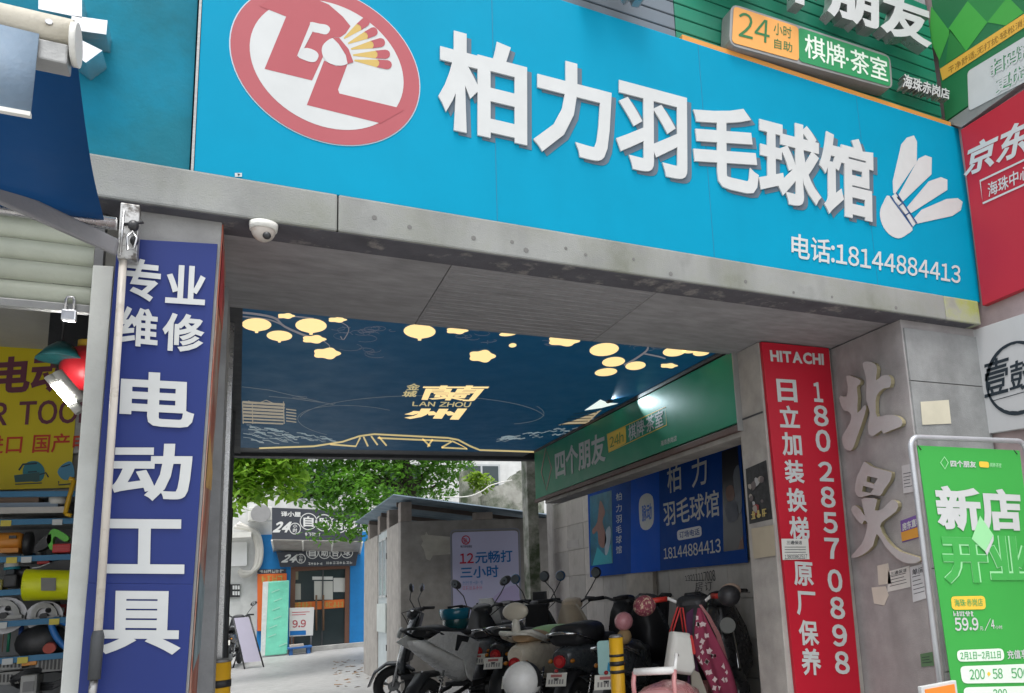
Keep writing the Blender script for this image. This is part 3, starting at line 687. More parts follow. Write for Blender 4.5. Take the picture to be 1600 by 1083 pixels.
pb('200', [(1513, 1046), (1537, 1045), (1538, 1061), (1515, 1062)], M_gk, lift=.005, bold=.004); pb('58', [(1549, 1045), (1565, 1044), (1566, 1060), (1551, 1061)], M_gk, lift=.005, bold=.004); pb('500', [(1578, 1044), (1606, 1043), (1607, 1059), (1580, 1060)], M_gk, lift=.005, bold=.004)
poly(PB, [(1541, 1053), (1544, 1049), (1547, 1053), (1544, 1057)], M_or, BN, 'plus_mark', lift=.005)
poly(PB, rrect_quad([(1504, 1074), (1640, 1071), (1643, 1100), (1508, 1103)], .3), M_pg, BN, 'price_pill')
pb('300', [(1550, 1077), (1572, 1076), (1573, 1092), (1552, 1093)], M_gk, lift=.005, bold=.004)
OB = thing('orange_price_board', 'low orange board with a white edge at the foot of the green banner', 'board', tuple(at(1466, 1083, Y=2.9))[:2]+(0,))
PO = Plane(Y=2.90); oq = PO.quad([(1443, 1073), (1487, 1069), (1489, 1083), (1447, 1083)]); oz = oq[0].z
MB().box(oq[0].x-.01, oq[1].x+.04, 2.905, 2.93, 0.0, oz).build('board', M_white, OB, bevel=.003)
MB().box(oq[0].x+.01, oq[1].x+.02, 2.900, 2.906, .05, oz-.015).build('orange_panel', ink('board orange', (.78, .22, .03)), OB)
# ------------------------------------------------------------------ left column banner and its side
PB2 = Plane(Y=3.515)
TBn = thing('tool_repair_banner', 'tall purple-blue power tool repair banner with white characters on the left pillar', 'banner', (-.32, 3.515, 0))
b4 = PB2.quad([(184, 372), (340, 381), (290, 1083), (122, 1083)])
low = [b4[0], b4[1], b4[2]+(b4[2]-b4[1])*.5, b4[3]+(b4[3]-b4[0])*.5]
M_pur = vinyl('purple banner vinyl', (.012, .027, .155), streak=.15, spec=.3, rough=.42)
M_pur2 = M_pur
# two lengths of sheet: the lower one overlaps the upper at the seam
fs = lambda a, b, t: a+(b-a)*t
seam = (PB2(200, 908).z-b4[0].z)/(low[3].z-b4[0].z)
mid = [fs(low[0], low[3], seam), fs(low[1], low[2], seam)]
MB().slab([low[0], low[1], mid[1], mid[0]], (0, .012, 0)).build('banner_sheet', M_pur, TBn, bevel=.002)
dn = Vector((0, -.003, 0))
MB().slab([mid[0]+dn, mid[1]+dn, low[2]+dn, low[3]+dn], (0, .012, 0)).build('banner_sheet', M_pur, TBn, bevel=.002)
pt = lambda s, q, **k: ptext(PB2, s, q, M_white, TBn, lift=.007, **k)
for ch, q in (('专', [(195, 403), (253, 409), (249, 474), (190, 468)]), ('业', [(261, 414), (323, 418), (320, 478), (258, 474)]), ('维', [(186, 478), (248, 485), (246, 545), (184, 539)]), ('修', [(255, 488), (321, 494), (318, 553), (253, 548)]),
              ('电', [(190, 580), (305, 586), (303, 670), (186, 664)]), ('动', [(176, 694), (302, 694), (297, 784), (172, 782)]), ('工', [(162, 811), (290, 812), (288, 897), (160, 896)]), ('具', [(155, 923), (286, 924), (282, 1023), (152, 1022)])):
    pt(ch, q, bold=.028 if ch in '专业维修' else .03)
rq = [Vector((-.100, 3.545, ZS-.01)), Vector((-.098, 4.10, ZS-.01)), Vector((-.1645, 4.10, .0)), Vector((-.1655, 3.545, .0))]
PP = thing('side_posters', 'faded red and orange poster strip on the passage side of the left pillar', 'poster', (-.16, 3.6, 0))
rq = [p+Vector((.002, 0, 0)) for p in rq]
MB().slab(rq, (-.004, 0, 0)).build('poster_sheet', mat('faded poster print', (.42, .10, .055), rough=.5, var=.3, vscale=1.2, stain=(.36, .30, .24), sscale=2.5, sthr=(.45, .6), bump=.01), PP)
for t0, t1, cc in ((.02, .10, (.5, .03, .04)), (.30, .36, (.55, .32, .10)), (.48, .60, (.22, .30, .33)), (.66, .72, (.16, .22, .32)), (.80, .88, (.5, .16, .06))):
    e = Vector((.0025, 0, 0)); q = [fs(rq[0], rq[3], t0)+e, fs(rq[1], rq[2], t0+.03)+e, fs(rq[1], rq[2], t1)+e, fs(rq[0], rq[3], t1+.02)+e]
    m = MB(); m.add(q, [(0, 1, 2, 3)]); m.build('print_patch', mat('poster patch %.2f' % t0, cc, rough=.5, var=.25, vscale=5), PP)

# ------------------------------------------------------------------ dome camera under the beam
dc = at(412, 350, Z=ZS-.0045)
DC = thing('dome_camera', 'weathered white dome security camera under the concrete beam', 'security camera', tuple(dc))
rim = MB(); rim.tube([dc+Vector((0, 0, -.001)), dc+Vector((0, 0, -.03))], [.054, .050], 20); rim.build('camera_base', M_off, DC)
MB().ball(dc+Vector((0, 0, -.028)), (.045, .045, .05), 20, 8, v0=-1, v1=0).build('dome', mat('stained white plastic', (.46, .42, .38), rough=.35, stain=(.30, .18, .10), sscale=14, sthr=(.55, .75)), DC)
MB().ball(dc+Vector((.012, -.03, -.062)), .016, 12, 6).build('lens', M_black, DC)

# ------------------------------------------------------------------ printed fabric ceiling
ZC = 2.92; PCE = Plane(Z=ZC)
CE = thing('printed_ceiling', 'dark blue printed fabric ceiling with pale yellow lanterns and city lettering', 'ceiling print', (1.5, 7, ZC))
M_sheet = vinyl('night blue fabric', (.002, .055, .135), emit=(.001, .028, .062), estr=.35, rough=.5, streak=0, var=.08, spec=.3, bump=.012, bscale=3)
MB().box(-.03, 3.02, 4.63, 9.22, ZC, ZC+.008).build('fabric_sheet', M_sheet, CE)
MB().box(-.03, 3.03, 9.225, 9.51, ZC, ZC+.008).build('grey_border', mat('grey fabric border', (.16, .17, .18), rough=.6), CE)
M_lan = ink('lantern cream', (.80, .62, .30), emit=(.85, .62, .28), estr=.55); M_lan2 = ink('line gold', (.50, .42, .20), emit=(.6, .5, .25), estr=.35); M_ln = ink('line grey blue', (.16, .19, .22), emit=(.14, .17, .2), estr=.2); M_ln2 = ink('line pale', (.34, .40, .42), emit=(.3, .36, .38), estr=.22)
def lantern(cx, cy, rx, ry, kind):
    if kind == 0: p = ellipse(cx, cy, rx, ry, 26, 2); p = p[:6]+[(cx+rx*.12, cy+ry*1.05), (cx+rx*.10, cy+ry*1.32), (cx-rx*.10, cy+ry*1.32), (cx-rx*.12, cy+ry*1.05)]+p[8:]
    elif kind == 1: p = [(cx+rx*math.cos(w)*(1+.10*math.cos(5*w)), cy+ry*math.sin(w)*(1+.14*math.cos(5*w))) for w in np.linspace(0, 6.2, 40)]
    else: p = ellipse(cx, cy, rx, ry, 22, -6)
    poly(PCE, p, M_lan, CE, 'lantern_print', lift=.003)
for a in ((401, 506.5, 23, 10, 0), (486, 508, 24.5, 11, 0), (436.6, 524, 20, 8, 0), (490.6, 529.5, 18, 6, 1), (510.5, 551.7, 20.5, 8.3, 1), (655.6, 517, 25, 11, 0), (753, 556, 20, 9, 1), (527, 499, 14, 4, 1), (447, 493, 13, 4, 1), (714, 516, 16.5, 5, 1),
          (794, 521, 14, 3.5, 2), (801, 539, 6, 3.3, 2), (880.6, 532, 23.6, 8, 1), (944, 545.6, 23, 10, 2), (958.6, 564.8, 18, 7.4, 2), (993, 571, 16, 6.5, 2), (946.8, 581, 17.7, 6, 2), (1053.5, 548.8, 18, 7.5, 2), (1077.7, 546.5, 12, 5, 2), (1095.4, 551, 13, 4.6, 2), (1045, 571, 13, 3.6, 1)): lantern(*a)
mb = MB()
for L, w in (([(378, 488), (405, 491), (430, 497), (445, 510), (480, 525), (505, 532)], 3.4), ([(432, 498), (455, 494), (490, 497)], 2), ([(378, 494), (420, 499), (444, 509)], 2), ([(505, 532), (515, 540), (512, 546)], 1.4), ([(527, 500), (545, 512), (537, 530), (532, 525)], 1.4),
             ([(1010, 530), (1012, 545), (998, 557), (985, 565), (975, 570)], 3), ([(1005, 552), (1030, 557), (1040, 560)], 2.4), ([(985, 520), (1008, 540), (1016, 530)], 2)):
    stroke(PCE, smooth_loop(L, 4, False), w, .002, mb)
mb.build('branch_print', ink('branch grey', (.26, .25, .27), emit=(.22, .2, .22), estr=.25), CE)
mb = MB()
def curl(cx, cy, s_, n):
    for k in range(n):
        a0 = rnd.uniform(0, 6); r0 = rnd.uniform(.4, 1)*s_; ox, oy = cx+rnd.uniform(-1, 1)*s_*1.9, cy+rnd.uniform(-1, 1)*s_*.55
        stroke(PCE, [(ox+r0*(1+.05*t)*math.cos(a0+t*.5), oy+r0*.36*math.sin(a0+t*.5)) for t in range(8)], .8, .002, mb)
for a in ((560, 520, 17, 9), (590, 517, 13, 7), (560, 547, 16, 5), (745, 527, 13, 5), (762, 535, 8, 3), (860, 533, 12, 4), (1000, 538, 12, 4), (1040, 545, 12, 3)): curl(*a)
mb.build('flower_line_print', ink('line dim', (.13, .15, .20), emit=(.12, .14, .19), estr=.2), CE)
mb = MB()
stroke(PCE, ellipse(660, 655, 192, 37, 60, 0, 185, 352), 1.0, .002, mb); stroke(PCE, ellipse(560, 660, 95, 26, 30, 4, 120, 300), .9, .002, mb); stroke(PCE, ellipse(760, 640, 90, 22, 30, 4, -30, 60), .9, .002, mb)
stroke(PCE, [(378, 604), (420, 609), (520, 632), (524, 630)], 1.1, .002, mb); stroke(PCE, [(420, 619), (455, 622), (520, 631)], 1.1, .002, mb); stroke(PCE, [(457, 618), (480, 620), (478, 623), (457, 621)], .9, .002, mb, True)
mb.build('ring_line_print', M_ln, CE)
mb = MB()
for i in range(7): stroke(PCE, [(379, 628+i*5.2), (445-i*.4, 632+i*5.0)], 3.6 if i < 5 else 2.4, .002, mb)
for x in (379, 394, 443): stroke(PCE, [(x, 627), (x+1, 662)], 1.4, .0025, mb)
stroke(PCE, [(388, 626), (400, 631), (416, 625), (432, 632), (442, 631)], 1.2, .0025, mb)
for i in range(5): stroke(PCE, [(447, 639+i*4.6), (463, 641+i*4.6)], 1.7, .002, mb)
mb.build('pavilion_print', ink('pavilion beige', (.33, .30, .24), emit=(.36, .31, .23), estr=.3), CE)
mb = MB()
for k in range(80):
    left = k % 2; t = rnd.random()
    x, y = (380+t*130, 662+t*20+rnd.uniform(0, 24*(1-t)+4)) if left else (945-t*170, 650+t*34+rnd.uniform(0, 20*(1-t)+8)*.8)
    L = rnd.uniform(12, 34); a = .22 if left else -.10; stroke(PCE, [(x, y), (x+L*.4, y+L*.4*a-1.2), (x+L*.7, y+L*.7*a+.8), (x+L, y+L*a)], rnd.choice((.8, 1.2, 1.8)), .002, mb)
mb.build('wave_print', M_ln2, CE)
mb = MB()
for L in ([(405, 700), (490, 697), (535, 690), (562, 681), (585, 678), (700, 684), (716, 687), (735, 697), (750, 703), (840, 706)], [(516, 694), (556, 697), (563, 683)], [(690, 699), (707, 689), (730, 701), (690, 699)], [(568, 682), (575, 697)], [(580, 681), (590, 695)], [(592, 682), (604, 696)], [(660, 685), (672, 697)], [(676, 686), (668, 698)], [(590, 684), (705, 689)]):
    stroke(PCE, L, 2.6, .003, mb)
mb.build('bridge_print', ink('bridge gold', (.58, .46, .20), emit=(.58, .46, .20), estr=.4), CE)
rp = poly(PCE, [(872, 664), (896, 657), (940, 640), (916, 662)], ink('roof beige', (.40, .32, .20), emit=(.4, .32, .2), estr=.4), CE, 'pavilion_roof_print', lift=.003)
mb = MB()
for i in range(5): stroke(PCE, [(876+i*5, 663-i*4.3), (914+i*4.6, 662-i*4.6)], 1.0, .0042, mb)
mb.build('roof_line_print', ink('line dark', (.03, .04, .06)), CE)
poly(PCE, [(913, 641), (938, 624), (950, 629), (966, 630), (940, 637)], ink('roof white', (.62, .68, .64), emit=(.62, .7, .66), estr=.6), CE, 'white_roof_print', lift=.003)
for s_, q, b_, sh, mm in (('蘭', [(662, 602), (766, 602), (744, 627), (654, 624)], .012, .0, M_lan), ('州', [(636, 638), (730, 638), (716, 656), (628, 654)], .04, .0, M_lan), ('LAN ZHOU', [(645, 627), (737, 628), (734, 636), (644, 634)], .02, 0, M_lan2), ('金', [(636, 599), (658, 599), (655, 609), (634, 609)], .02, 0, M_lan2), ('城', [(631, 610), (653, 610), (650, 620), (627, 620)], .03, 0, M_lan2)):
    ptext(PCE, s_, q, mm, CE, lift=.003, bold=b_)

# ------------------------------------------------------------------ green sign and blue banner on the right passage wall
PW2 = Plane(X=3.02)
PS2 = thing('passage_sign', 'long green sign board high on the right passage wall, below the printed ceiling', 'shop sign', tuple(PW2(837, 780)))
gq = PW2.quad([(835, 708), (1144, 549), (1153, 660), (837, 780)])
MB().slab(gq, (.030, 0, 0)).build('board', vinyl('passage green vinyl', (.006, .24, .13), rough=.4, spec=.25, streak=.05), PS2, bevel=.003)
e0, e1 = gq[3], gq[2]; MB().box(3.012, 3.052, e1.y-.0, e0.y+.02, e0.z-.045, e0.z-.003).build('lower_frame', mat('red brown frame', (.12, .07, .06)), PS2, bevel=.003)
MB().box(3.024, 3.052, e1.y-.0, e0.y+.02, gq[0].z+.004, ZC-.004).build('upper_frame', mat('brown frame', (.06, .05, .045)), PS2)
MB().box(3.010, 3.052, e1.y-.014, e1.y-.003, e0.z-.045, gq[0].z).build('end_frame', M_alu, PS2)
ps = lambda s, q, mm=M_white, **k: ptext(PW2, s, q, mm, PS2, lift=.004, **k)
ps('四个朋友', [(867, 706), (946, 673), (947, 721), (869, 751)], bold=.03)
poly(PW2, rrect_quad([(949, 679), (978, 665), (979, 692), (951, 707)], .12), M_or, PS2, 'orange_pill')
ptext(PW2, '24h', [(953, 683), (975, 673), (975, 690), (954, 700)], ink('pill green', (.05, .2, .04)), PS2, lift=.006, bold=.0)
mb = MB(); stroke(PW2, [(949, 679), (1040, 636), (1042, 664), (951, 707)], 1.2, .003, mb, True); mb.build('outline', M_or, PS2)
ps('棋牌·茶室', [(982, 665), (1036, 639), (1037, 665), (983, 690)], bold=.015)
ps('海珠赤岗店', [(1033, 689), (1058, 680), (1058, 689), (1033, 698)], bold=.01)
mb = MB(); stroke(PW2, [(853, 700), (862, 731), (854, 766), (846, 738)], 1.6, .003, mb, True); mb.build('diamond_mark', ink('mark red', (.35, .22, .2)), PS2)
# wall-washer lamp shining along the sign
lp = PW2(978, 628, .16)
WL = thing('wall_washer', 'small lamp under the ceiling shining along the green passage sign', 'lamp', tuple(lp))
MB().tube([lp+Vector((0, .05, .01)), lp+Vector((0, -.03, 0))], .022, 10).build('lamp_body', M_black, WL)
MB().tube([lp+Vector((0, .04, .01)), Vector((lp.x, lp.y+.04, ZC))], .006, 6).build('stem', M_black, WL)
spl = bpy.data.lights.new('wall_washer_light', 'SPOT'); spl.energy = 11; spl.spot_size = R(62); spl.spot_blend = .5; spl.color = (.75, .92, 1); spl.shadow_soft_size = .012
so = bpy.data.objects.new('wall_washer_light', spl); COL.objects.link(so); so.parent = WL; so.location = (0, -.045, 0); so.rotation_euler = Vector((.16, -1, -.12)).to_track_quat('-Z', 'Y').to_euler()

PW3 = Plane(X=XT-.07); 
BBn = thing('badminton_banner', 'dark blue badminton hall banner with a phone number on the tiled passage wall', 'banner', tuple(PW3(922, 902)))
bq = PW3.quad([(918, 766), (1156, 683), (1168, 879), (922, 902)])
MB().slab(bq, (.006, 0, 0)).build('banner_sheet', vinyl('deep blue vinyl', (.0, .055, .30), rough=.6, spec=.1), BBn)
poly(PW3, [(986, 742), (1030, 727), (1032, 892), (986, 896)], vinyl('blue vinyl lit', (.0, .09, .55), rough=.6, spec=.1), BBn, 'lit_column', lift=.002)  # lighter face of the banner over the pilaster, its light put into the colour
pbn = lambda s, q, mm=M_white, **k: ptext(PW3, s, q, mm, BBn, lift=.004, **k)
for s_, q in (('柏', [(1042, 729), (1064, 721), (1065, 765), (1044, 772)]), ('力', [(1080, 718), (1104, 708), (1106, 756), (1082, 763)]), ('羽毛球馆', [(1036, 785), (1123, 764), (1125, 806), (1038, 823)]), ('18144884413', [(1037, 857), (1126, 841), (1127, 863), (1038, 874)])): pbn(s_, q, bold=.012)
poly(PW3, rrect_quad([(1058, 829), (1096, 821), (1097, 838), (1059, 845)], .3), ink('pill white', (.6, .62, .66)), BBn, 'call_pill', lift=.003)
pbn('订场电话', [(1062, 831), (1093, 825), (1094, 836), (1062, 841)], ink('pill blue', (.01, .05, .25)), bold=.02)
poly(PW3, smooth_loop([(1000, 780), (1010, 771), (1020, 776), (1022, 797), (1021, 818), (1012, 828), (1002, 824), (999, 802)], 3), M_white, BBn, 'drink_badge', lift=.004)
ptext(PW3, '脉动', [(1003, 790), (1019, 785), (1019, 812), (1004, 816)], ink('badge blue', (.02, .12, .5)), BBn, lift=.006, bold=.03)
for ch, y in zip('柏力羽毛球馆', (771, 789, 806, 822, 838, 854)): ptext(PW3, ch, [(963, y), (972, y-2), (972, y+10), (963, y+12)], ink('dim white', (.45, .5, .58)), BBn, lift=.004, bold=.01)
IM = poly(PW3, [(922, 776), (956, 766), (958, 880), (923, 884)], vinyl('teal print', (.01, .14, .22), var=.3, vscale=4), BBn, 'picture_panel', lift=.003)
poly(PW3, [(938, 782), (946, 800), (942, 815), (948, 840), (944, 856), (936, 850), (934, 830), (928, 835), (926, 828), (934, 815)], ink('print warm', (.22, .11, .09)), BBn, 'player_print', lift=.005, smooth=3)
poly(PW3, [(926, 884), (934, 855), (946, 868), (955, 850), (957, 880)], ink('print aqua', (.02, .30, .36)), BBn, 'court_print', lift=.0045)
poly(PW3, [(946, 834), (953, 822), (955, 836), (951, 862), (946, 866)], ink('print grey', (.30, .36, .42)), BBn, 'racket_print', lift=.005, smooth=3)
poly(PW3, [(1128, 706), (1153, 697), (1163, 858), (1131, 862)], vinyl('black print', (.012, .012, .02), rough=.35), BBn, 'dark_picture', lift=.003)
poly(PW3, [(1136, 762), (1144, 758), (1148, 768), (1147, 780), (1140, 784), (1135, 776)], ink('print brown', (.16, .075, .05)), BBn, 'player_print', lift=.005, smooth=3)
poly(PW3, [(1134, 790), (1146, 782), (1154, 792), (1152, 812), (1138, 815)], ink('print slate', (.05, .06, .09)), BBn, 'shirt_print', lift=.005, smooth=3)
poly(PW3, [(1154, 858), (1157, 845), (1161, 838), (1163, 857)], ink('print brown', (.16, .075, .05)), BBn, 'arm_print', lift=.005)
poly(PW3, [(1146, 745), (1154, 726), (1157, 745), (1160, 790), (1154, 800)], ink('print steel', (.13, .15, .18)), BBn, 'racket_print', lift=.005, smooth=3)
PM = Plane(X=XW-.002)
MP = thing('movie_poster', 'dark film poster with white and red figures on the corner of the passage wall', 'poster', tuple(PM(1172, 820)))
MB().slab(PM.quad([(1165, 733), (1197, 719), (1207, 811), (1171, 819)]), (.001, 0, 0)).build('poster_sheet', ink('poster black', (.03, .03, .032), var=.3, vscale=20), MP)
for k in range(16):
    x, y = rnd.uniform(1172, 1194), rnd.uniform(738, 806); r_ = rnd.uniform(2, 5)
    poly(PM, [(x+r_*rnd.uniform(.6, 1.2)*math.cos(a), y+r_*1.4*rnd.uniform(.6, 1.2)*math.sin(a)) for a in np.linspace(0, 5.5, 7)], ink('poster bit %d' % (k % 4), ((.4, .4, .4), (.22, .03, .03), (.30, .27, .24), (.12, .1, .1))[k % 4]), MP, 'print_patch', lift=.0012+k*.0004)
scribble(PM, [(1174, 800), (1200, 794), (1201, 806), (1175, 812)], 3, ink('poster gold', (.45, .35, .12)), MP, lift=.009)
PGf = Plane(X=XT-.0125)
gr = tag(ptext(PGf, '13211117008', [(1070, 900), (1117, 890), (1118, 908), (1071, 908)], ink('marker ink', (.03, .03, .035)), None, lift=.0012, bold=.010, shear=-.012, name='painted_number'), 'hand painted black phone number on the tiles under the blue banner', 'graffiti')
ptext(PGf, '房', [(1086, 910), (1098, 908), (1098, 924), (1086, 925)], ink('marker ink', (.03, .03, .035)), gr, lift=.0012, bold=.0); ptext(PGf, '订', [(1101, 910), (1113, 908), (1113, 922), (1101, 924)], ink('marker ink', (.03, .03, .035)), gr, lift=.0012, bold=.0)
note('grey strip notice on the far tiles of the passage wall', PGf, [(886, 845), (904, 843), (905, 856), (886, 857)], (.36, .34, .32), 0)

# ------------------------------------------------------------------ bollards
M_by = mat('bollard yellow', (.72, .40, .015), rough=.4, var=.06, stain=(.25, .14, .03), sscale=7, sthr=(.6, .8)); M_bk = mat('bollard black', (.02, .02, .022), rough=.5)
def bollard(label, c, h, r, z0, bands):
    o = thing('bollard', label, 'bollard', (c[0], c[1], z0), 'yellow and black bollards')
    MB().tube([(c[0], c[1], z0), (c[0], c[1], z0+h)], r, 20).build('post', M_by, o)
    for a, b in bands: MB().tube([(c[0], c[1], z0+h*a), (c[0], c[1], z0+h*b)], r+.003, 20).build('black_band', M_bk, o)
    MB().tube([(c[0], c[1], z0+h), (c[0], c[1], z0+h+.018)], [r+.002, r*.75], 20).build('cap', mat('worn steel', (.25, .25, .25), rough=.5, metal=.6), o)
    MB().tube([(c[0], c[1], z0), (c[0], c[1], z0+.012)], r*1.6, 20).build('base_flange', M_bk, o)
    return o
p = at(343, 1035, Y=4.9); bollard('yellow and black bollard beside the left pillar, alone', (p.x, p.y), p.z, .053, 0, ((.55, .585), (.88, .915)))
p = at(962, 996, Y=5.0); zf = lambda y: at(962, y, Y=5.0).z/p.z
bollard('yellow and black bollard standing in front of the parked scooters', (p.x, p.y), p.z, .047, 0, ((zf(1026), zf(1022)), (zf(1040), zf(1033)), (zf(1052), zf(1047)), (.3, .34)))
# ------------------------------------------------------------------ tool shop: awning, shutter, frame, shelves and goods
bx = at(185, 360, Y=3.40)
AW = thing('awning', 'dark blue roll-out fabric awning with a grey arm over the tool shop', 'awning', tuple(at(196, 345, Y=3.5)))
r1 = at(163, 346, Y=3.36); r0 = Vector((-3.0, 3.36, r1.z)); f1 = at(116, 58, Y=2.12); f0 = Vector((-3.0, 2.12, f1.z))
MB().tube([r0, at(182, 350, Y=3.36)], .024, 14).build('roller_tube', M_steel, AW)
fab = MB(); nx, ny = 14, 10
for j in range(ny+1):
    for i in range(nx+1):
        u, v = i/nx, j/ny; a = r0+(f0-r0)*v; b = r1+(Vector((f1.x, f1.y, f1.z))-r1)*v; p = a+(b-a)*u
        fab.v.append((p.x, p.y, p.z-.05*math.sin(v*math.pi)+.008*math.sin(u*40+v*3)*math.sin(v*3.1)))
fab.f = [(j*(nx+1)+i, j*(nx+1)+i+1, (j+1)*(nx+1)+i+1, (j+1)*(nx+1)+i) for j in range(ny) for i in range(nx)]; fab.sm = [True]*len(fab.f)
o = fab.build('awning_fabric', mat('navy awning cloth', (.010, .06, .15), rough=.8, var=.1, vscale=2, bump=.02, bscale=150), AW)
_m = o.data.materials[0]; _N, _L = _m.node_tree.nodes, _m.node_tree.links; _t = _N.new('ShaderNodeBsdfTranslucent'); _t.inputs[0].default_value = (.015, .20, .38, 1); _x = _N.new('ShaderNodeMixShader'); _x.inputs[0].default_value = .5
_L.new(_N['Principled BSDF'].outputs[0], _x.inputs[1]); _L.new(_t.outputs[0], _x.inputs[2]); _L.new(_x.outputs[0], _N['Material Output'].inputs['Surface'])   # daylight glows through the cloth
md = o.modifiers.new('thick', 'SOLIDIFY'); md.thickness = .004
MB().tube([f0+Vector((0, 0, .005)), f1+Vector((0, 0, .005))], .034, 16).build('front_bar', mat('cream tube', (.66, .62, .52), rough=.4, stain=(.45, .38, .25), sscale=6, sthr=(.6, .8)), AW)
MB().box(-3.0, f1.x-.006, 2.10, 2.155, f1.z-.085, f1.z-.035).build('front_rail', M_alu, AW, bevel=.004)
MB().tube([f1+Vector((-.002, 0, -.02)), f1+Vector((.01, 0, -.02))], .05, 18).build('end_cap', M_off, AW)
MB().tube([f1+Vector((-.04, -.034, .0)), f1+Vector((-.04, -.040, .0))], .007, 8).build('bolt', M_steel, AW)
vx = at(62, 60, Y=2.10).x; v0 = at(30, 184, Y=2.10).z
val = MB()
for i in range(41):
    x = -3.0+(vx+3.0)*i/40
    for z_ in (f1.z-.03, v0): val.v.append((x, 2.085+.006*math.sin(i*1.3)+(.01*math.sin(i*.9) if z_ == v0 else 0), z_+(.004*math.sin(i*2.1) if z_ == v0 else 0)))
val.f = [(2*i, 2*i+1, 2*i+3, 2*i+2) for i in range(40)]; val.sm = [True]*40
o = val.build('valance', mat('grey blue valance', (.14, .20, .27), rough=.8, var=.1, stain=(.24, .28, .32), sscale=3), AW); o.modifiers.new('thick', 'SOLIDIFY').thickness = .004
mb = MB(); mb.box(-3, vx, 2.078, 2.092, v0-.002, v0+.008); mb.build('valance_hem', M_off, AW)
a1, a0 = at(183, 385, Y=3.38), at(-130, 240, Y=2.95)
d = (a1-a0).normalized(); s_ = d.cross(Vector((0, 1, 0))).normalized()*.035; yv = Vector((0, .03, 0))
MB().hexa([a0-s_, a1-s_*.9, a1+s_*.9, a0+s_], [p+yv for p in (a0-s_, a1-s_*.9, a1+s_*.9, a0+s_)]).build('folding_arm', mat('grey arm paint', (.24, .24, .25), rough=.45), AW, bevel=.008)
MB().tube([a0, Vector((a0.x-.35, 2.14, f1.z-.06))], .026, 10).build('fore_arm', mat('grey arm paint', (.24, .24, .25)), AW)
bk0, bk1 = at(192, 320, Y=3.46), at(203, 404, Y=3.46)
MB().box(bk0.x-.005, bk0.x+.055, 3.44, 3.50, bk1.z-.01, bk0.z).build('bracket', mat('galvanised plate', (.45, .45, .44), rough=.45, metal=.6, stain=(.12, .11, .1), sscale=18, sthr=(.5, .6)), AW, bevel=.004)
kb = bpy.data.objects['bracket']
mb = MB(); c = (bk0+bk1)/2+Vector((.025, -.04, .01)); mb.ball(c, (.018, .02, .022), 10, 6); mb.ball(c+Vector((.005, 0, -.06)), (.014, .02, .018), 10, 6); mb.tube([c+Vector((.03, 0, .02)), c+Vector((-.03, 0, .0))], .006, 6); mb.build('gear', M_black, kb)
mb = MB(); mb.tube([c+Vector((.0, -.02, -.03)), c+Vector((.016, -.03, -.06)), c+Vector((.010, -.03, -.10)), c+Vector((-.01, -.03, -.11)), c+Vector((-.014, -.03, -.06)), c+Vector((0, -.02, -.03))], .004, 6); mb.tube([c+Vector((-.03, -.01, .05)), c+Vector((-.034, -.01, -.13))], .004, 6); mb.build('hook_eye', M_steel, kb)
CR = thing('crank_rod', 'long white awning crank rod with a dark grip hanging along the purple banner', 'crank rod', tuple(at(150, 1060, Y=3.47)))
ct, cb = at(193, 400, Y=3.46), at(153, 990, Y=3.46); cg = at(147, 1062, Y=3.46)
MB().tube([ct, cb], .0125, 10).build('rod', mat('dirty white rod', (.60, .56, .50), rough=.5, stain=(.36, .3, .24), sscale=12, sthr=(.55, .75)), CR)
MB().tube([cb+Vector((0, 0, .01)), cb+Vector((0, 0, -.01)), cg], [.014, .019, .018], 12).build('grip', mat('dark grip', (.06, .065, .07), rough=.6), CR)
MB().tube([cg, cg+Vector((-.004, 0, -.07))], .012, 8).build('tip', mat('galvanised plate', (.45, .45, .44)), CR)

# shutter
YSH = 3.64; SHT = thing('roller_shutter', 'pale green ribbed roller shutter half raised over the tool shop', 'shutter', (-1.5, YSH, 2.4))
PSH = Plane(Y=YSH); xr = PSH(146, 430).x; zb = PSH(70, 474).z; M_sh = mat('pale green shutter', (.42, .45, .37), rough=.5, var=.06, streak=.4, stain=(.33, .34, .27))
zz_ = zb; hs_ = .082; k = 0
prof = [(-.002, 0), (.010, .004), (.020, .018), (.023, .040), (.020, .060), (.008, .072), (0, .080)]
proto = None
while zz_ < ZS-.02:
    if proto is None:
        m = MB(); vv = [(x, -.0-pp[0], pp[1]) for x in (-3.1, xr) for pp in prof]; n = len(prof); m.add(vv, [(i, i+1, n+i+1, n+i) for i in range(n-1)], True)
        ob = m.build('slat', M_sh, None); proto = ob.data; bpy.data.objects.remove(ob)
    o = link_mesh('slat', proto, SHT); o.location = Vector((0, YSH, zz_))-Vector(SHT.location); zz_ += hs_; k += 1
MB().box(-3.1, xr, YSH-.025, YSH+.012, zb-.03, zb+.001).build('bottom_bar', M_alu, SHT, bevel=.004)
MB().box(xr+.003, xr+.03, YSH-.03, YSH+.03, 0, ZS-.01).build('guide_rail', mat('guide grey', (.2, .2, .2), rough=.5, metal=.5), SHT)
PD = thing('padlock', 'shiny steel padlock hanging from the bottom bar of the shutter', 'padlock', tuple(at(108, 490, Y=3.6)))
p0, p1 = at(97, 484, Y=3.605), at(119, 503, Y=3.605)
MB().box(p0.x, p1.x, 3.59, 3.62, p1.z, p0.z).build('lock_body', mat('polished lock', (.85, .86, .88), rough=.2, metal=.6), PD, bevel=.005)
mb = MB(); w_ = (p1.x-p0.x); mb.tube([(p0.x+w_*.22, 3.605, p0.z-.003), (p0.x+w_*.22, 3.605, p0.z+.04), (p0.x+w_*.3, 3.605, p0.z+.052), (p0.x+w_*.7, 3.605, p0.z+.052), (p0.x+w_*.78, 3.605, p0.z+.04), (p0.x+w_*.78, 3.605, p0.z-.003)], .0055, 7); mb.build('shackle', M_steel, PD)
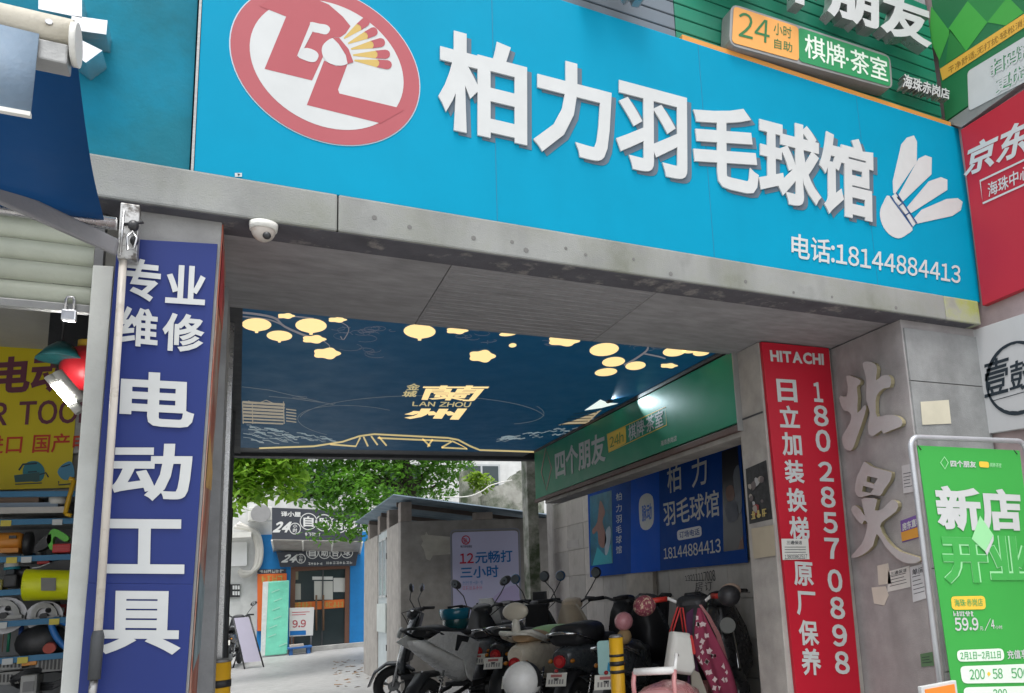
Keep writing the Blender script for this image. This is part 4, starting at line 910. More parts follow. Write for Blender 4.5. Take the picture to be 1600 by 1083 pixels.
PWp = Plane(Y=3.56)
wp = PWp.quad([(145, 414), (178, 416), (124, 1083), (94, 1083)]); wp = [wp[0], wp[1], wp[2]+(wp[2]-wp[1])*.45, wp[3]+(wp[3]-wp[0])*.45]
tag(MB().slab(wp, (0, .07, 0)).build('door_jamb', mat('pale jamb paint', (.56, .58, .55), rough=.55, streak=.35, stain=(.42, .43, .4), sscale=2.5), bevel=.004), 'pale grey painted door jamb between the tool shelves and the purple banner', 'door jamb')

# yellow banner inside
PY = Plane(Y=5.98); YBn = thing('yellow_tool_banner', 'yellow power tool banner with purple lettering inside the tool shop', 'banner', tuple(PY(60, 760)))
MB().slab(PY.quad([(-200, 545), (126, 538), (110, 762), (-215, 772)]), (0, .01, 0)).build('banner_sheet', vinyl('yellow vinyl', (.66, .54, .02), streak=.1), YBn)
M_pp = ink('plum ink', (.16, .05, .08)); M_rd = ink('red ink', (.55, .06, .03))
ptext(PY, '电动', [(-8, 559), (112, 552), (106, 612), (-14, 618)], M_pp, YBn, bold=.035)
ptext(PY, 'POWER TOOLS', [(-152, 634), (172, 622), (169, 660), (-155, 671)], M_pp, YBn, bold=.02)
ptext(PY, '进口 国产电动', [(-24, 681), (170, 675), (167, 705), (-27, 711)], M_rd, YBn, bold=.015)
poly(PY, [(36, 733), (44, 722), (60, 722), (70, 735), (64, 752), (40, 750)], ink('print teal', (.04, .22, .28)), YBn, 'planer_print', smooth=3); poly(PY, [(22, 743), (62, 738), (62, 752), (24, 754)], ink('print dark teal', (.05, .12, .13)), YBn, 'base_print', lift=.005)
poly(PY, [(90, 738), (98, 726), (112, 722), (116, 745), (100, 750)], ink('print blue', (.09, .30, .48)), YBn, 'pump_print', smooth=3)
tag(MB().box(-3.1, -.75, 5.985, 6.045, 2.3, 2.62).build('ceiling_board', mat('grey board', (.36, .36, .35), rough=.7, var=.1, stretch=(1, 1, 8))), 'grey boards on the wall above the yellow banner', 'wall board')

# shelves: real shelf depth in front of the back wall
PV = Plane(Y=5.62)
SHF = thing('tool_shelf', 'steel shelf unit with blue shelf edges full of power tools', 'shelf unit', (-1.6, 5.8, 0))
M_be = mat('blue shelf edge', (.03, .17, .33), rough=.5); M_sp = mat('shelf plate', (.45, .47, .48), rough=.5)
zsh = [PV(60, y).z for y in (769, 812, 869, 920, 968, 1024, 1100)]
xl, xr2 = -3.0, PV(118, 900).x+.10
for zv in zsh: MB().box(xl, xr2, 5.62, 6.03, zv-.018, zv).build('shelf_board', M_sp, SHF); 
for zv in zsh: MB().box(xl, xr2, 5.605, 5.619, zv-.028, zv+.004).build('shelf_edge', M_be, SHF, bevel=.002)
for xx in (xr2, (xl+xr2)/2, xl): MB().box(xx-.02, xx+.02, 5.61, 5.65, 0, PV(60, 745).z).build('upright', M_be if xx != xr2 else mat('upright grey', (.2, .2, .2)), SHF)
MB().box(xl, xr2, 6.031, 6.045, 0, PV(60, 745).z).build('back_panel', mat('shelf back', (.30, .31, .32), rough=.6), SHF)
def item(name, label, cat): return thing(name, label, cat, (0, 0, 0))
def sp(x, y, dy=0): return at(x, y, Y=5.66+dy)
def pbox(mb, x0, y0, x1, y1, d0=.0, d1=.15):
    a, b = sp(x0, y0, d0), sp(x1, y1, d0); mb.box(min(a.x, b.x), max(a.x, b.x), 5.66+d0, 5.66+d1, min(a.z, b.z), max(a.z, b.z)); return mb
def cyl(mb, x0, x1, y, ry, d=.1, n=14, r2=None):
    a, b = sp(x0, y, d), sp(x1, y, d); r_ = ry*.0049; b.z = a.z; mb.tube([a, a+(b-a)*.12, a+(b-a)*.88, b], [r_*.8, r_, r2*.0049 if r2 else r_, (r2 or ry)*.0049*.8], n); return mb
M_og = mat('tool orange', (.62, .24, .03), rough=.4); M_gn = mat('tool green', (.10, .50, .03), rough=.4); M_rp = mat('tool red', (.50, .02, .02), rough=.4); M_yg = mat('acid yellow plastic', (.62, .66, .0), rough=.4); M_tg = mat('tool grey', (.30, .30, .29), rough=.45, metal=.3)
o = item('bench_grinder', 'orange bench grinder with a black wheel on the second shelf', 'bench grinder')
m = MB(); cyl(m, -14, 36, 848, 11); m.build('motor_body', M_og, o); m = MB(); pbox(m, 0, 857, 28, 863, .02, .18); m.build('foot', M_og, o); m = MB(); cyl(m, 38, 51, 850, 14); m.build('wheel_guard', M_black, o); m = MB(); pbox(m, 14, 837, 25, 841, .03, .05); m.build('name_plate', M_black, o)
o = item('jigsaw', 'bright green and black cordless jigsaw leaning on the second shelf', 'power tool')
m = MB(); m.prism([sp(x, y) for x, y in smooth_loop([(74, 838), (84, 826), (104, 836), (107, 843), (100, 846), (86, 838), (82, 848), (88, 856), (80, 860), (74, 850)], 3)], (0, .07, 0)); m.build('handle', M_gn, o)
m = MB(); m.prism([sp(x, y) for x, y in [(52, 858), (60, 846), (72, 836), (80, 834), (80, 846), (72, 856), (58, 862)]], (0, .08, 0)); m.build('motor_body', M_black, o)
o = item('red_tool_box', 'small red ribbed tool case beside the green jigsaw', 'tool case'); m = MB(); pbox(m, 82, 850, 110, 863, -.02, .12); m.build('case_body', M_rp, o, bevel=.006)
m = MB()
for i in range(3): pbox(m, 83, 852+i*3.5, 109, 853.5+i*3.5, -.025, -.02)
m.build('rib', M_rp, o)
o = item('black_tool_case', 'black hard case with a red device on top, on the third shelf', 'tool case'); m = MB(); m.prism([sp(x, y, -.05) for x, y in [(46, 895), (50, 888), (75, 880), (112, 868), (116, 893), (112, 897), (52, 898)]], (0, .22, 0)); m.build('case_body', M_black, o, bevel=.006)
m = MB(); pbox(m, 58, 872, 77, 881, -.03, .05); m.build('red_device', M_rp, o, bevel=.006); m = MB(); m.tube([sp(50, 888, -.055), sp(62, 886, -.055), sp(78, 880, -.055)], .004, 5); m.build('white_cord', M_white, o)
o = item('yellow_tool_bucket', 'acid yellow cylindrical tool bag with a dark label, sticking out of the shelf', 'tool bag'); m = MB(); m.loft([[sp(x, 914, -.2)+Vector((0, .085*math.cos(a), .083*math.sin(a)*s)) for a in np.linspace(0, 2*math.pi, 17)[:-1]] for x, s in ((40, .88), (41, 1), (62, .97), (112, .95), (122, .9))]); m.build('bag_body', M_yg, o)
m = MB(); q = [sp(x, y, -.29) for x, y in [(64, 903), (87, 903), (87, 923), (64, 923)]]; m.slab(q, (0, .005, 0)); m.build('label_panel', mat('label grey', (.16, .16, .15)), o)
m = MB(); m.tube([sp(42, 896+18, -.2)+Vector((-.004, .08*math.cos(a), .078*math.sin(a))) for a in np.linspace(0, 6.28, 20)], .006, 5); m.build('rim', M_yg, o)
o = item('spray_jar', 'white-lidded jar on a dark battery box on the third shelf', 'jar'); m = MB(); m.tube([sp(19, 888, .05), sp(19, 880, .05), sp(19, 874, .05)], [.035, .035, .025], 12); m.build('jar_body', M_off, o); m = MB(); m.tube([sp(19, 890, .05), sp(19, 886, .05)], .037, 12); m.build('teal_band', mat('teal band', (.02, .25, .33)), o)
o = item('battery_drill', 'dark cordless drill battery block on the third shelf', 'power tool'); m = MB(); pbox(m, 6, 898, 25, 917, 0, .12); m.build('battery', M_black, o, bevel=.008); m = MB(); cyl(m, 24, 46, 895, 7); m.build('chuck', mat('dark steel', (.07, .07, .075), rough=.4, metal=.5), o); m = MB(); pbox(m, 8, 889, 22, 899, .02, .1); m.build('drill_body', mat('dark slate', (.05, .06, .07)), o, bevel=.01)
def saw(lb, cx, cy, r_):
    o = thing('circular_saw', lb, 'circular saw', (0, 0, 0), 'circular saws on the fourth shelf')
    m = MB(); ar = [sp(cx+r_*math.cos(a), cy-r_*math.sin(a)) for a in np.linspace(-.1, math.pi+.1, 16)]; ir = [sp(cx+r_*.62*math.cos(a), cy-r_*.62*math.sin(a)) for a in np.linspace(math.pi+.1, -.1, 16)]
    m.prism(ar+ir, (0, .05, 0)); m.build('blade_guard', M_tg, o)
    m = MB(); m.disc(sp(cx, cy, .03), (0, 1, 0), r_*.0049*.8, .006, 24); m.build('blade', mat('blade steel', (.28, .28, .29), rough=.35, metal=.7), o); m = MB(); m.disc(sp(cx, cy, .0), (0, 1, 0), .018, .05, 10); m.build('hub', M_black, o)
    m = MB(); m.tube([sp(cx+6, cy-r_*.4, .0), sp(cx+12, cy-r_*.9, .04), sp(cx+22, cy-r_*.9, .08)], .014, 8); m.build('handle', M_black, o)
    m = MB(); pbox(m, cx-r_, cy+2, cx+r_*1.1, cy+4, -.02, .16); m.build('base_plate', M_tg, o)
saw('circular saw with a grey guard cut off by the left frame edge', 6, 962, 25); saw('circular saw with a grey guard beside the white door jamb', 69, 963, 21)
for nm, lb, x0, x1, cc, y0 in (('brown_roll', 'brown paper roll standing on the fifth shelf', -2, 4, (.22, .12, .06), 968), ('green_roll', 'dark green roll standing on the fifth shelf', 5, 15, (.01, .16, .09), 966), ('blue_roll', 'dark blue roll standing on the fifth shelf', 22, 34, (.02, .06, .22), 978), ('red_roll', 'dark red roll standing on the fifth shelf', 36, 48, (.16, .012, .02), 984)):
    a, b = sp(x0, 1020), sp(x1, y0); m = MB(); cx_ = (a.x+b.x)/2; rr_ = (b.x-a.x)/2; m.tube([(cx_, 5.72, a.z), (cx_, 5.72, b.z)], rr_, 12); q = m.build(nm, mat(nm, cc, rough=.5), None); tag(q, lb, 'roll')
    c2 = MB(); c2.tube([(cx_, 5.72, b.z-.002), (cx_, 5.72, b.z+.004)], rr_*.4, 10); c2.build('core', M_off, q)
o = item('black_tool_bag', 'black soft tool bag with a blue handle on the fifth shelf', 'tool bag'); m = MB(); m.ball(sp(66, 1003, .06), (.12, .1, .10), 14, 8); m.build('bag_body', M_black, o); m = MB(); m.tube([sp(x, y, -.03) for x, y in smooth_loop([(106, 975), (86, 968), (81, 978), (88, 995), (98, 1008), (106, 1012)], 4, False)], .016, 8); m.build('blue_handle', mat('handle blue', (.02, .16, .48), rough=.4), o)
m = MB(); m.disc(sp(78, 1012, -.05), (0, 1, .2), .028, .04, 14); q = m.build('red_cap', mat('dull red', (.38, .07, .05)), o)
for k, (x0, x1, y0, y1) in enumerate(((-6, 34, 1032, 1045), (56, 96, 1028, 1048), (-6, 30, 1052, 1068))):
    o = item('parts_organiser', ('grey parts organiser at the left end of the bottom shelf', 'grey parts organiser under the black tool bag', 'grey parts organiser lowest on the shelf')[k], 'parts case'); m = MB(); pbox(m, x0, y0, x1, y1, -.04, .14); m.build('case_body', mat('organiser grey', (.28, .28, .27), rough=.5), o, bevel=.004)
    m = MB()
    for i in range(6): x = x0+5+i*6; pbox(m, x, y0+2, x+1.6, y1-2, -.046, -.04)
    m.build('clip', M_black, o)
o = item('orange_knife', 'orange cutter handle lying between the parts organisers', 'knife'); m = MB(); pbox(m, 34, 1032, 57, 1039, -.05, .02); m.build('handle', M_og, o, bevel=.004)
m = MB()
for k in range(9):
    c = sp(66, 1056+k, -.03); m.tube([c+Vector((.12*math.cos(a)*rnd.uniform(.9, 1.1), .05*math.sin(a*2), .045*math.sin(a)*rnd.uniform(.8, 1.1))) for a in np.linspace(0, 6.28, 18)], .007, 6, closed=True)
tag(m.build('cable_coil', M_black), 'tangle of black cable on the bottom shelf', 'cable')
o = item('grey_power_box', 'plain grey power box at the front of the bottom shelf', 'box'); m = MB(); pbox(m, 32, 1056, 56, 1092, -.12, .05); m.build('case_body', M_tg, o, bevel=.01)
m = MB(); pbox(m, 36, 1066, 52, 1080, -.125, -.12); m.build('face_plate', mat('plate grey', (.2, .2, .2)), o)
o = item('flat_packages', 'flat silver packages and clamps on the top shelf', 'packages'); m = MB(); pbox(m, -10, 793, 100, 801, .0, .2); m.build('silver_package', mat('silver pack', (.5, .48, .45), rough=.4), o); m = MB(); pbox(m, -10, 786, 90, 792, .02, .2); m.build('blue_package', mat('blue grey pack', (.2, .26, .34)), o); m = MB(); pbox(m, 0, 775, 60, 785, .05, .2); m.build('brown_package', mat('brown pack', (.26, .18, .13)), o); m = MB(); m.disc(sp(90, 781, .05), (0, 0, 1), .04, .05, 14); m.build('tape_roll', M_off, o)
o = item('yellow_clamp', 'yellow bar clamp hanging at the right end of the top shelf', 'clamp'); m = MB(); m.tube([sp(116, 750, -.1), sp(108, 778, -.1), sp(102, 803, -.1)], .012, 6); m.tube([sp(102, 803, -.1), sp(112, 806, -.1)], .012, 6); m.tube([sp(116, 750, -.1), sp(108, 748, -.1)], .014, 6); m.build('clamp_bar', mat('clamp yellow', (.6, .36, .02), rough=.4), o)
mb = MB()
for L, w_ in (([(30, 735), (36, 726), (58, 724)], 3), ([(62, 742), (72, 739), (76, 746)], 2.2), ([(24, 757), (66, 755)], 1.6), ([(92, 752), (92, 758), (114, 756), (114, 750)], 2), ([(96, 730), (110, 726)], 2), ([(44, 738), (58, 737)], 2)): stroke(PY, L, w_, .0062, mb)
mb.build('tool_line_print', ink('print ink', (.03, .06, .08)), YBn)['kind'] = 'stuff'
for k, (x0, x1, y0, y1, cc, lb) in enumerate(((30, 47, 880, 868, (.05, .2, .38), 'small blue carton behind the jar on the third shelf'), (-4, 5, 916, 896, (.5, .44, .1), 'small yellow carton at the left end of the third shelf'), (92, 104, 968, 946, (.4, .04, .04), 'small red carton right of the circular saws'), (30, 44, 968, 952, (.42, .40, .36), 'pale grey carton between the two circular saws'), (50, 62, 1020, 992, (.42, .30, .05), 'small mustard carton beside the dark red roll'), (66, 84, 811, 803, (.03, .1, .25), 'flat navy carton on the top shelf'), (56, 66, 863, 846, (.3, .3, .32), 'slim grey carton behind the green jigsaw'))):
    zf_ = max(z_ for z_ in zsh if z_ < at(x0, y0, Y=5.84).z+.09)
    o = thing('carton', lb, 'carton', (0, 0, 0)); m = MB(); a_, b_ = at(x0, y0, Y=5.84), at(x1, y1, Y=5.84); h_ = b_.z-a_.z; m.box(a_.x, b_.x, 5.84, 5.98, zf_+.001, zf_+h_); m.build('carton_body', mat('carton %d' % k, cc, rough=.6), o, bevel=.002)
    m = MB(); m.box(a_.x+.008, b_.x-.008, 5.838, 5.8395, zf_+h_*.4, zf_+h_*.75); m.build('carton_label', M_off, o)
for k in range(10):
    c = at(2+(k*37) % 104, 900, Y=5.6); zv = zsh[1+k % 5]; mb = MB(); mb.box(c.x-.022, c.x+.022, 5.598, 5.604, zv-.034, zv-.002); mb.build('price_tag', M_white if k % 2 else mat('tag yellow', (.6, .5, .08)), SHF)
# hanging light, cap and red lantern
ct_ = at(108, 615, Y=4.3)
LN = thing('tube_lamp', 'glowing white tube lamp under a teal reflector inside the tool shop', 'lamp', tuple(ct_))
t0, t1 = at(82, 594, Y=4.1), at(120, 638, Y=4.1)
MB().tube([t0, t1], .017, 12).build('tube', mat('lit tube', (.9, .9, .9), emit=(1, .98, .93), estr=70), LN)
dv = (t1-t0).normalized()
MB().tube([t0+Vector((.012, .0, .034)), t1+Vector((.012, 0, .034))], .022, 10).build('reflector', M_off, LN)
for q_ in (t0, t1): MB().tube([q_-dv*.02, q_+dv*.02], .02, 10).build('tube_socket', M_off, LN)
cpz = at(96, 552, Y=4.3); m = MB(); m.tube([cpz+Vector((0, 0, .05)), cpz+Vector((0, 0, .02)), cpz+Vector((0, 0, -.03))], [.02, .055, .09], 16); m.build('teal_cap', mat('teal enamel', (.01, .10, .11), rough=.35), LN); m = MB(); m.tube([cpz+Vector((0, 0, .04)), Vector((cpz.x, cpz.y, 2.94))], .004, 5); m.build('cord', M_black, LN)
rl = at(136, 575, Y=4.35); RL = thing('red_lantern', 'round red lantern half hidden behind the pale door jamb', 'lantern', tuple(rl)); m = MB(); nl = []
for i in range(11):
    ph = (-1+2*i/10)*math.pi/2; nl.append([rl+Vector(((.098+.003*math.cos(8*w))*math.cos(ph)*math.cos(w), .098*math.cos(ph)*math.sin(w), .105*math.sin(ph))) for w in np.linspace(0, 6.283, 25)[:-1]])
m.loft(nl); m.build('lantern_body', mat('lantern red', (.45, .012, .02), rough=.45), RL); m = MB(); m.tube([rl+Vector((0, 0, .095)), rl+Vector((0, 0, .125))], .04, 12); m.build('lantern_cap', M_or, RL); MB().tube([rl+Vector((0, 0, .14)), Vector((rl.x, rl.y, 2.94))], .003, 5).build('cord', M_black, RL)
q = MB(); a = at(78, 490, Y=4.6); b = at(140, 560, Y=4.6); q.box(a.x, -.44, 4.6, 5.2, b.z, 2.93); tag(q.build('dark_cabinet', mat('dark cabinet paint', (.018, .02, .024), rough=.5), bevel=.005), 'black cabinet hanging behind the tube lamp in the tool shop', 'cabinet')
# ------------------------------------------------------------------ the shed at the back of the passage
YSD = 12.05; PSd = Plane(Y=YSD)
SX0 = at(626, 1000, Y=YSD).x; zt = PSd(626, 815).z; SX1 = 4.4; SY1 = 15.9
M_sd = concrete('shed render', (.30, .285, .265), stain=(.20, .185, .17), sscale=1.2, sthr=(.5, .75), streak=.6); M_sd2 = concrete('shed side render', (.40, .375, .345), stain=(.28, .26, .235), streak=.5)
SD = thing('bike_shed', 'grey rendered lean-to shed with a blue corrugated roof behind the scooters', 'shed', (SX0, YSD, 0))
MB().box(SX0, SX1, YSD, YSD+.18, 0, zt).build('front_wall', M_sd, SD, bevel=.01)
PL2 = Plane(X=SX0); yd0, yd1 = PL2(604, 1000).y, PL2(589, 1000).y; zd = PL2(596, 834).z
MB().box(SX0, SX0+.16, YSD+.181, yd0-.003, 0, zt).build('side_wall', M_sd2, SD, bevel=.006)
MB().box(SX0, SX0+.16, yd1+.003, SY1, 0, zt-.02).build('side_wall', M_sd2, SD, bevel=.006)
MB().box(SX0+.001, SX0+.159, yd0-.002, yd1+.002, zd+.03, zt).build('door_lintel', M_sd2, SD)
DR = MB().box(SX0+.02, SX0+.06, yd0, yd1, .02, zd+.028).build('door', mat('pale door paint', (.50, .56, .57), rough=.5, streak=.3), SD, bevel=.004)
ym = (yd0+yd1)/2
MB().box(SX0+.012, SX0+.019, yd0+.12, yd1-.12, zd*.58, zd-.12).build('window_pane', mat('dusty glass', (.28, .34, .36), rough=.2), DR)
for ya, yb, za, zb_ in ((yd0+.10, yd0+.13, zd*.56, zd-.1), (yd1-.13, yd1-.10, zd*.56, zd-.1), (ym-.02, ym+.02, zd*.56, zd-.1), (yd0+.1, yd1-.1, zd-.12, zd-.09), (yd0+.1, yd1-.1, zd*.56, zd*.56+.03)):
    MB().box(SX0+.004, SX0+.018, ya, yb, za, zb_).build('window_bar', M_white, DR)
MB().box(SX0-.012, SX0+.004, yd0+.05, yd1-.05, zd*.33, zd*.52).build('metal_plate', mat('pale sheet', (.55, .60, .58), rough=.45), DR)
for zz2 in (.5, 1.9): MB().box(SX0-.008, SX0+.01, yd0-.03, yd0+.03, zz2, zz2+.09).build('hinge', M_black, DR)
# stub posts between wall head and roof
rA, rB = at(615, 772, Y=11.75), at(826, 799, Y=11.75); slope = (rB.z-rA.z)/(rB.x-rA.x)
zr = lambda x: rA.z+slope*(x-rA.x)-.035
M_stub = concrete('stub brick render', (.33, .29, .26))
for y0 in (YSD, YSD+1.05, YSD+2.0, YSD+3.2): MB().box(SX0+.003, SX0+.157, y0+.001, y0+.22, zt-.02 if y0 > YSD else zt+.001, zr(SX0+.16)).build('stub_post', M_stub, SD, bevel=.01)
xp0, xp1 = at(742, 800, Y=YSD).x, at(770, 800, Y=YSD).x
MB().box(xp0, xp1, YSD+.002, YSD+.178, zt+.001, zr(xp1)).build('stub_post', M_stub, SD, bevel=.01)
MB().box(SX1-.25, SX1, YSD+.002, YSD+.178, zt+.001, zr(SX1)).build('stub_post', M_stub, SD, bevel=.01)
# corrugated roof sheets, each a sheet with real waves
M_rf = mat('blue grey steel sheet', (.20, .27, .33), rough=.4, metal=.5, var=.12, stain=(.22, .2, .18), sscale=1.5, sthr=(.6, .85), streak=.4)
for k in range(5):
    ya, yb = 11.75+k*.86, 11.75+(k+1)*.86+.03; m = MB(); nx_ = 28; xa_, xb_ = rA.x, SX1+.15
    for j, y_ in enumerate((ya, yb)):
        pass
    ny_ = 36; vv = []
    for j in range(ny_+1):
        y_ = ya+(yb-ya)*j/ny_; dz = .012*math.sin(y_*2*math.pi/.095)+(k % 2)*.003
        vv += [(xa_, y_, zr(xa_)+.03+dz), (xb_, y_, zr(xb_)+.03+dz)]
    m.add(vv, [(2*j, 2*j+1, 2*j+3, 2*j+2) for j in range(ny_)], True)
    o = m.build('roof_sheet', M_rf, SD); o.modifiers.new('t', 'SOLIDIFY').thickness = .004
for y_ in (YSD+.09, YSD+1.5, YSD+3): MB().box(SX0-.05, SX1+.1, y_, y_+.06, zr(SX0)-.07, zr(SX0)-.069) if False else None
for y_ in (YSD+.3, YSD+1.8, YSD+3.2): MB().hexa([Vector((SX0, y_, zr(SX0)-.06)), Vector((SX1, y_, zr(SX1)-.06)), Vector((SX1, y_, zr(SX1)+.005)), Vector((SX0, y_, zr(SX0)+.005))], [Vector((SX0, y_+.06, zr(SX0)-.06)), Vector((SX1, y_+.06, zr(SX1)-.06)), Vector((SX1, y_+.06, zr(SX1)+.005)), Vector((SX0, y_+.06, zr(SX0)+.005))]).build('roof_purlin', mat('rusty purlin', (.10, .08, .07), rough=.7), SD)

MB().box(SX0+.3, SX1, SY1-.1, SY1, 0, zt+.1).build('rear_wall', M_sd, SD)
# its poster and paper patch
PSp = Plane(Y=YSD-.002)
PO2 = thing('price_poster', 'pale lilac badminton price poster with red and blue text on the shed wall', 'poster', tuple(PSp(706, 985)))
pq = rrect_quad([(706, 832), (809, 829), (813, 1010), (709, 1014)], .06)
poly(PSp, pq, vinyl('lilac sheet', (.46, .46, .64), streak=0), PO2, 'poster_sheet', lift=.012, depth=.01)
mb = MB(); stroke(PSp, rrect_quad([(704, 829), (811, 826), (815, 1012), (707, 1016)], .06), 2.2, .013, mb, True); mb.build('poster_edge', mat('poster rim', (.22, .23, .28), rough=.4), PO2)
pp = lambda s, q, mm, **k: ptext(PSp, s, q, mm, PO2, lift=.015, **k)
M_pb = ink('poster blue', (.012, .13, .38)); M_pr = ink('poster red', (.46, .02, .05))
pp('12', [(718, 865), (739, 864), (740, 880), (718, 881)], M_pr, bold=.02)
pp('元畅打', [(742, 862), (800, 859), (801, 878), (742, 881)], M_pb, bold=.02)
pp('三小时', [(719, 886), (778, 883), (779, 902), (719, 904)], M_pb, bold=.02)
scribble(PSp, [(722, 908), (754, 907), (754, 913), (722, 914)], 6, ink('poster pale blue', (.26, .34, .56)), PO2, lift=.015); scribble(PSp, [(722, 916), (754, 915), (754, 921), (722, 922)], 6, ink('poster pink', (.56, .30, .44)), PO2, lift=.015)
mb = MB(); stroke(PSp, ellipse(727.5, 844, 6, 6.5, 20), 1.6, .015, mb, True); mb.build('emblem_ring', M_pr, PO2)
ptext(PSp, 'BL', [(724, 841), (731, 841), (731, 848), (724, 848)], M_pr, PO2, lift=.016, bold=.04, shear=-.2); pp('柏力羽毛球馆', [(719, 852), (737, 852), (737, 856), (719, 856)], ink('poster ink', (.1, .1, .16)), bold=.02)
poly(PSp, smooth_loop([(745, 1000), (765, 940), (800, 915), (811, 930), (812, 1005)], 4), vinyl('lilac shade', (.42, .37, .58), streak=0), PO2, 'swoosh_print', lift=.014)
q = [(657, 837), (664, 836), (666, 831), (669, 836), (704, 839), (704, 866), (676, 868), (672, 876), (666, 874), (662, 858), (658, 852), (661, 846)]
tag(poly(PSp, q, mat('old paste paper', (.42, .40, .35), rough=.9, var=.12), None, 'paper_remains', lift=.003, depth=.002), 'torn pale paper remains pasted left of the lilac poster', 'paper')

# ------------------------------------------------------------------ shop across the yard
YS = 25.0; PP5 = Plane(Y=YS)
SHP = thing('corner_shop', 'white two-storey building with a bright blue shopfront across the yard', 'shop', (2.5, YS, 0))
M_wp = mat('white wall paint', (.58, .59, .58), rough=.75, var=.07, streak=.4, stain=(.5, .5, .48)); M_bp = mat('bright blue paint', (.006, .19, .50), rough=.5, var=.06, streak=.15)
X0b, X1b = PP5(404, 900).x, PP5(572, 900).x; zbl = PP5(404, 836).z
dx0, dx1, dz1 = PP5(453, 950).x, PP5(546, 950).x, PP5(500, 884).z
MB().box(-4, X0b-.003, YS, YS+.3, 0, 5.6).build('wall', M_wp, SHP); MB().box(X0b-.003, 9, YS+.06, YS+.36, zbl+.003, 5.6).build('wall', M_wp, SHP)
MB().box(X0b, dx0-.003, YS-.04, YS+.3, 0, zbl).build('blue_panel', M_bp, SHP, bevel=.01); MB().box(dx1+.003, X1b+.9, YS-.04, YS+.3, 0, zbl).build('blue_panel', M_bp, SHP, bevel=.01)
MB().box(dx0-.002, dx1+.002, YS-.035, YS+.3, dz1+.003, zbl).build('blue_panel', M_bp, SHP)
MB().box(X0b-.02, X1b+.9, YS-.30, YS-.041, 0, .12).build('doorstep', M_ground, SHP, bevel=.01)
# upper storey windows with sills (behind the tree)
for wx in (-1.6, 1.2, 3.6, 6.0):
    w_ = MB().box(wx, wx+1.2, YS+.01 if wx < X0b-1.3 else YS+.045, YS+.1, 4.2, 5.3).build('window', mat('window frame grey', (.4, .42, .43)), SHP); 
    yy = (YS if wx < X0b-1.3 else YS+.04)
    MB().box(wx+.06, wx+.57, yy, yy+.009, 4.26, 5.24).build('pane', mat('window glass', (.03, .045, .05), rough=.08), w_); MB().box(wx+.63, wx+1.14, yy, yy+.009, 4.26, 5.24).build('pane', mat('window glass', (.03, .045, .05)), w_)
# glass entrance
M_gl = mat('shop glass', (.02, .035, .04), rough=.06, spec=.8); M_br = mat('brown door frame', (.15, .07, .045), rough=.45)
DD = MB().box(dx0, dx1, YS+.05, YS+.08, .12, dz1).build('entrance', M_gl, SHP)
for a, b in ((dx0, dx0+.12), (dx1-.12, dx1)): MB().box(a, b, YS-.02, YS+.049, .12, dz1).build('door_post', M_br, DD)
MB().box(dx0+.12, dx1-.12, YS-.018, YS+.049, dz1-.12, dz1).build('door_head', M_br, DD)
dm = PP5(504, 950).x
MB().box(dm-.015, dm+.015, YS+.02, YS+.049, .12, dz1-.12).build('meeting_stile', M_dark, DD)
MB().box(dx0+.13, dx1-.13, YS+.03, YS+.048, PP5(500, 952).z, PP5(500, 939).z).build('orange_band', ink('shop orange', (.70, .17, .04)), DD)
for xx in (494, 505): MB().tube([PP5(xx, 930)+Vector((0, -.05, 0)), PP5(xx, 985)+Vector((0, -.05, 0))], .025, 8).build('door_handle', mat('bronze handle', (.20, .12, .07), metal=.6), DD)
scribble(PP5, [(459, 941), (489, 941), (489, 950), (459, 950)], 5, M_yel, DD, lift=-.026); scribble(PP5, [(508, 941), (537, 940), (537, 949), (508, 949)], 5, M_yel, DD, lift=-.026)
for x0, y0, x1, y1, cc in ((458, 912, 470, 937, (.4, .4, .36)), (491, 908, 520, 937, (.50, .50, .46)), (521, 903, 541, 925, (.55, .55, .52)), (488, 901, 520, 906, (.6, .6, .58)), (455, 893, 466, 906, (.3, .28, .2))):
    poly(Plane(Y=YS+.049), rect(x0, y0, x1, y1), ink('inside %d' % x0, cc), DD, 'goods_behind_glass', lift=.001)
# fascia boards
M_fs = vinyl('charcoal fascia', (.055, .06, .075)); M_fw = ink('fascia white', (.66, .67, .66))
YF = 23.9; PF1 = Plane(Y=YF)
F1 = thing('upper_shop_sign', 'charcoal 24 hour shop sign, upper of two, half hidden by the tree', 'shop sign', tuple(PF1(425, 843)))
MB().slab(PF1.quad([(425, 793), (566, 799), (566, 846), (425, 843)]), (0, .12, 0)).build('board', M_fs, F1, bevel=.01)
def fascia(P, F, q24, qx, circles, txt, small, qs, nm, qn):
    ptext(P, '24', q24, M_fw, F, bold=.06, shear=.25)
    mb = MB()
    for (cx_, cy_, r_), ch in zip(circles, txt):
        stroke(P, ellipse(cx_, cy_, r_, r_*.98, 24), 1.3, .004, mb, True); ptext(P, ch, [(cx_-r_*.62, cy_-r_*.65), (cx_+r_*.62, cy_-r_*.6), (cx_+r_*.62, cy_+r_*.65), (cx_-r_*.62, cy_+r_*.62)], M_fw, F, bold=.03)
    stroke(P, ellipse(qx[0], qx[1], qx[2], qx[2], 24), 1.3, .004, mb, True); mb.build('circle_line', M_fw, F)
    for ch, dy in zip('小时', (-.45, .35)): ptext(P, ch, [(qx[0]-qx[2]*.4, qx[1]+qx[2]*(dy-.38)), (qx[0]+qx[2]*.4, qx[1]+qx[2]*(dy-.38)), (qx[0]+qx[2]*.4, qx[1]+qx[2]*(dy+.38)), (qx[0]-qx[2]*.4, qx[1]+qx[2]*(dy+.38))], M_fw, F, bold=.02)
    scribble(P, qs, 5, M_fw, F)
    if nm == '-': scribble(P, qn, 8, M_fw, F)
    elif nm: ptext(P, nm, qn, M_fw, F, bold=.03)
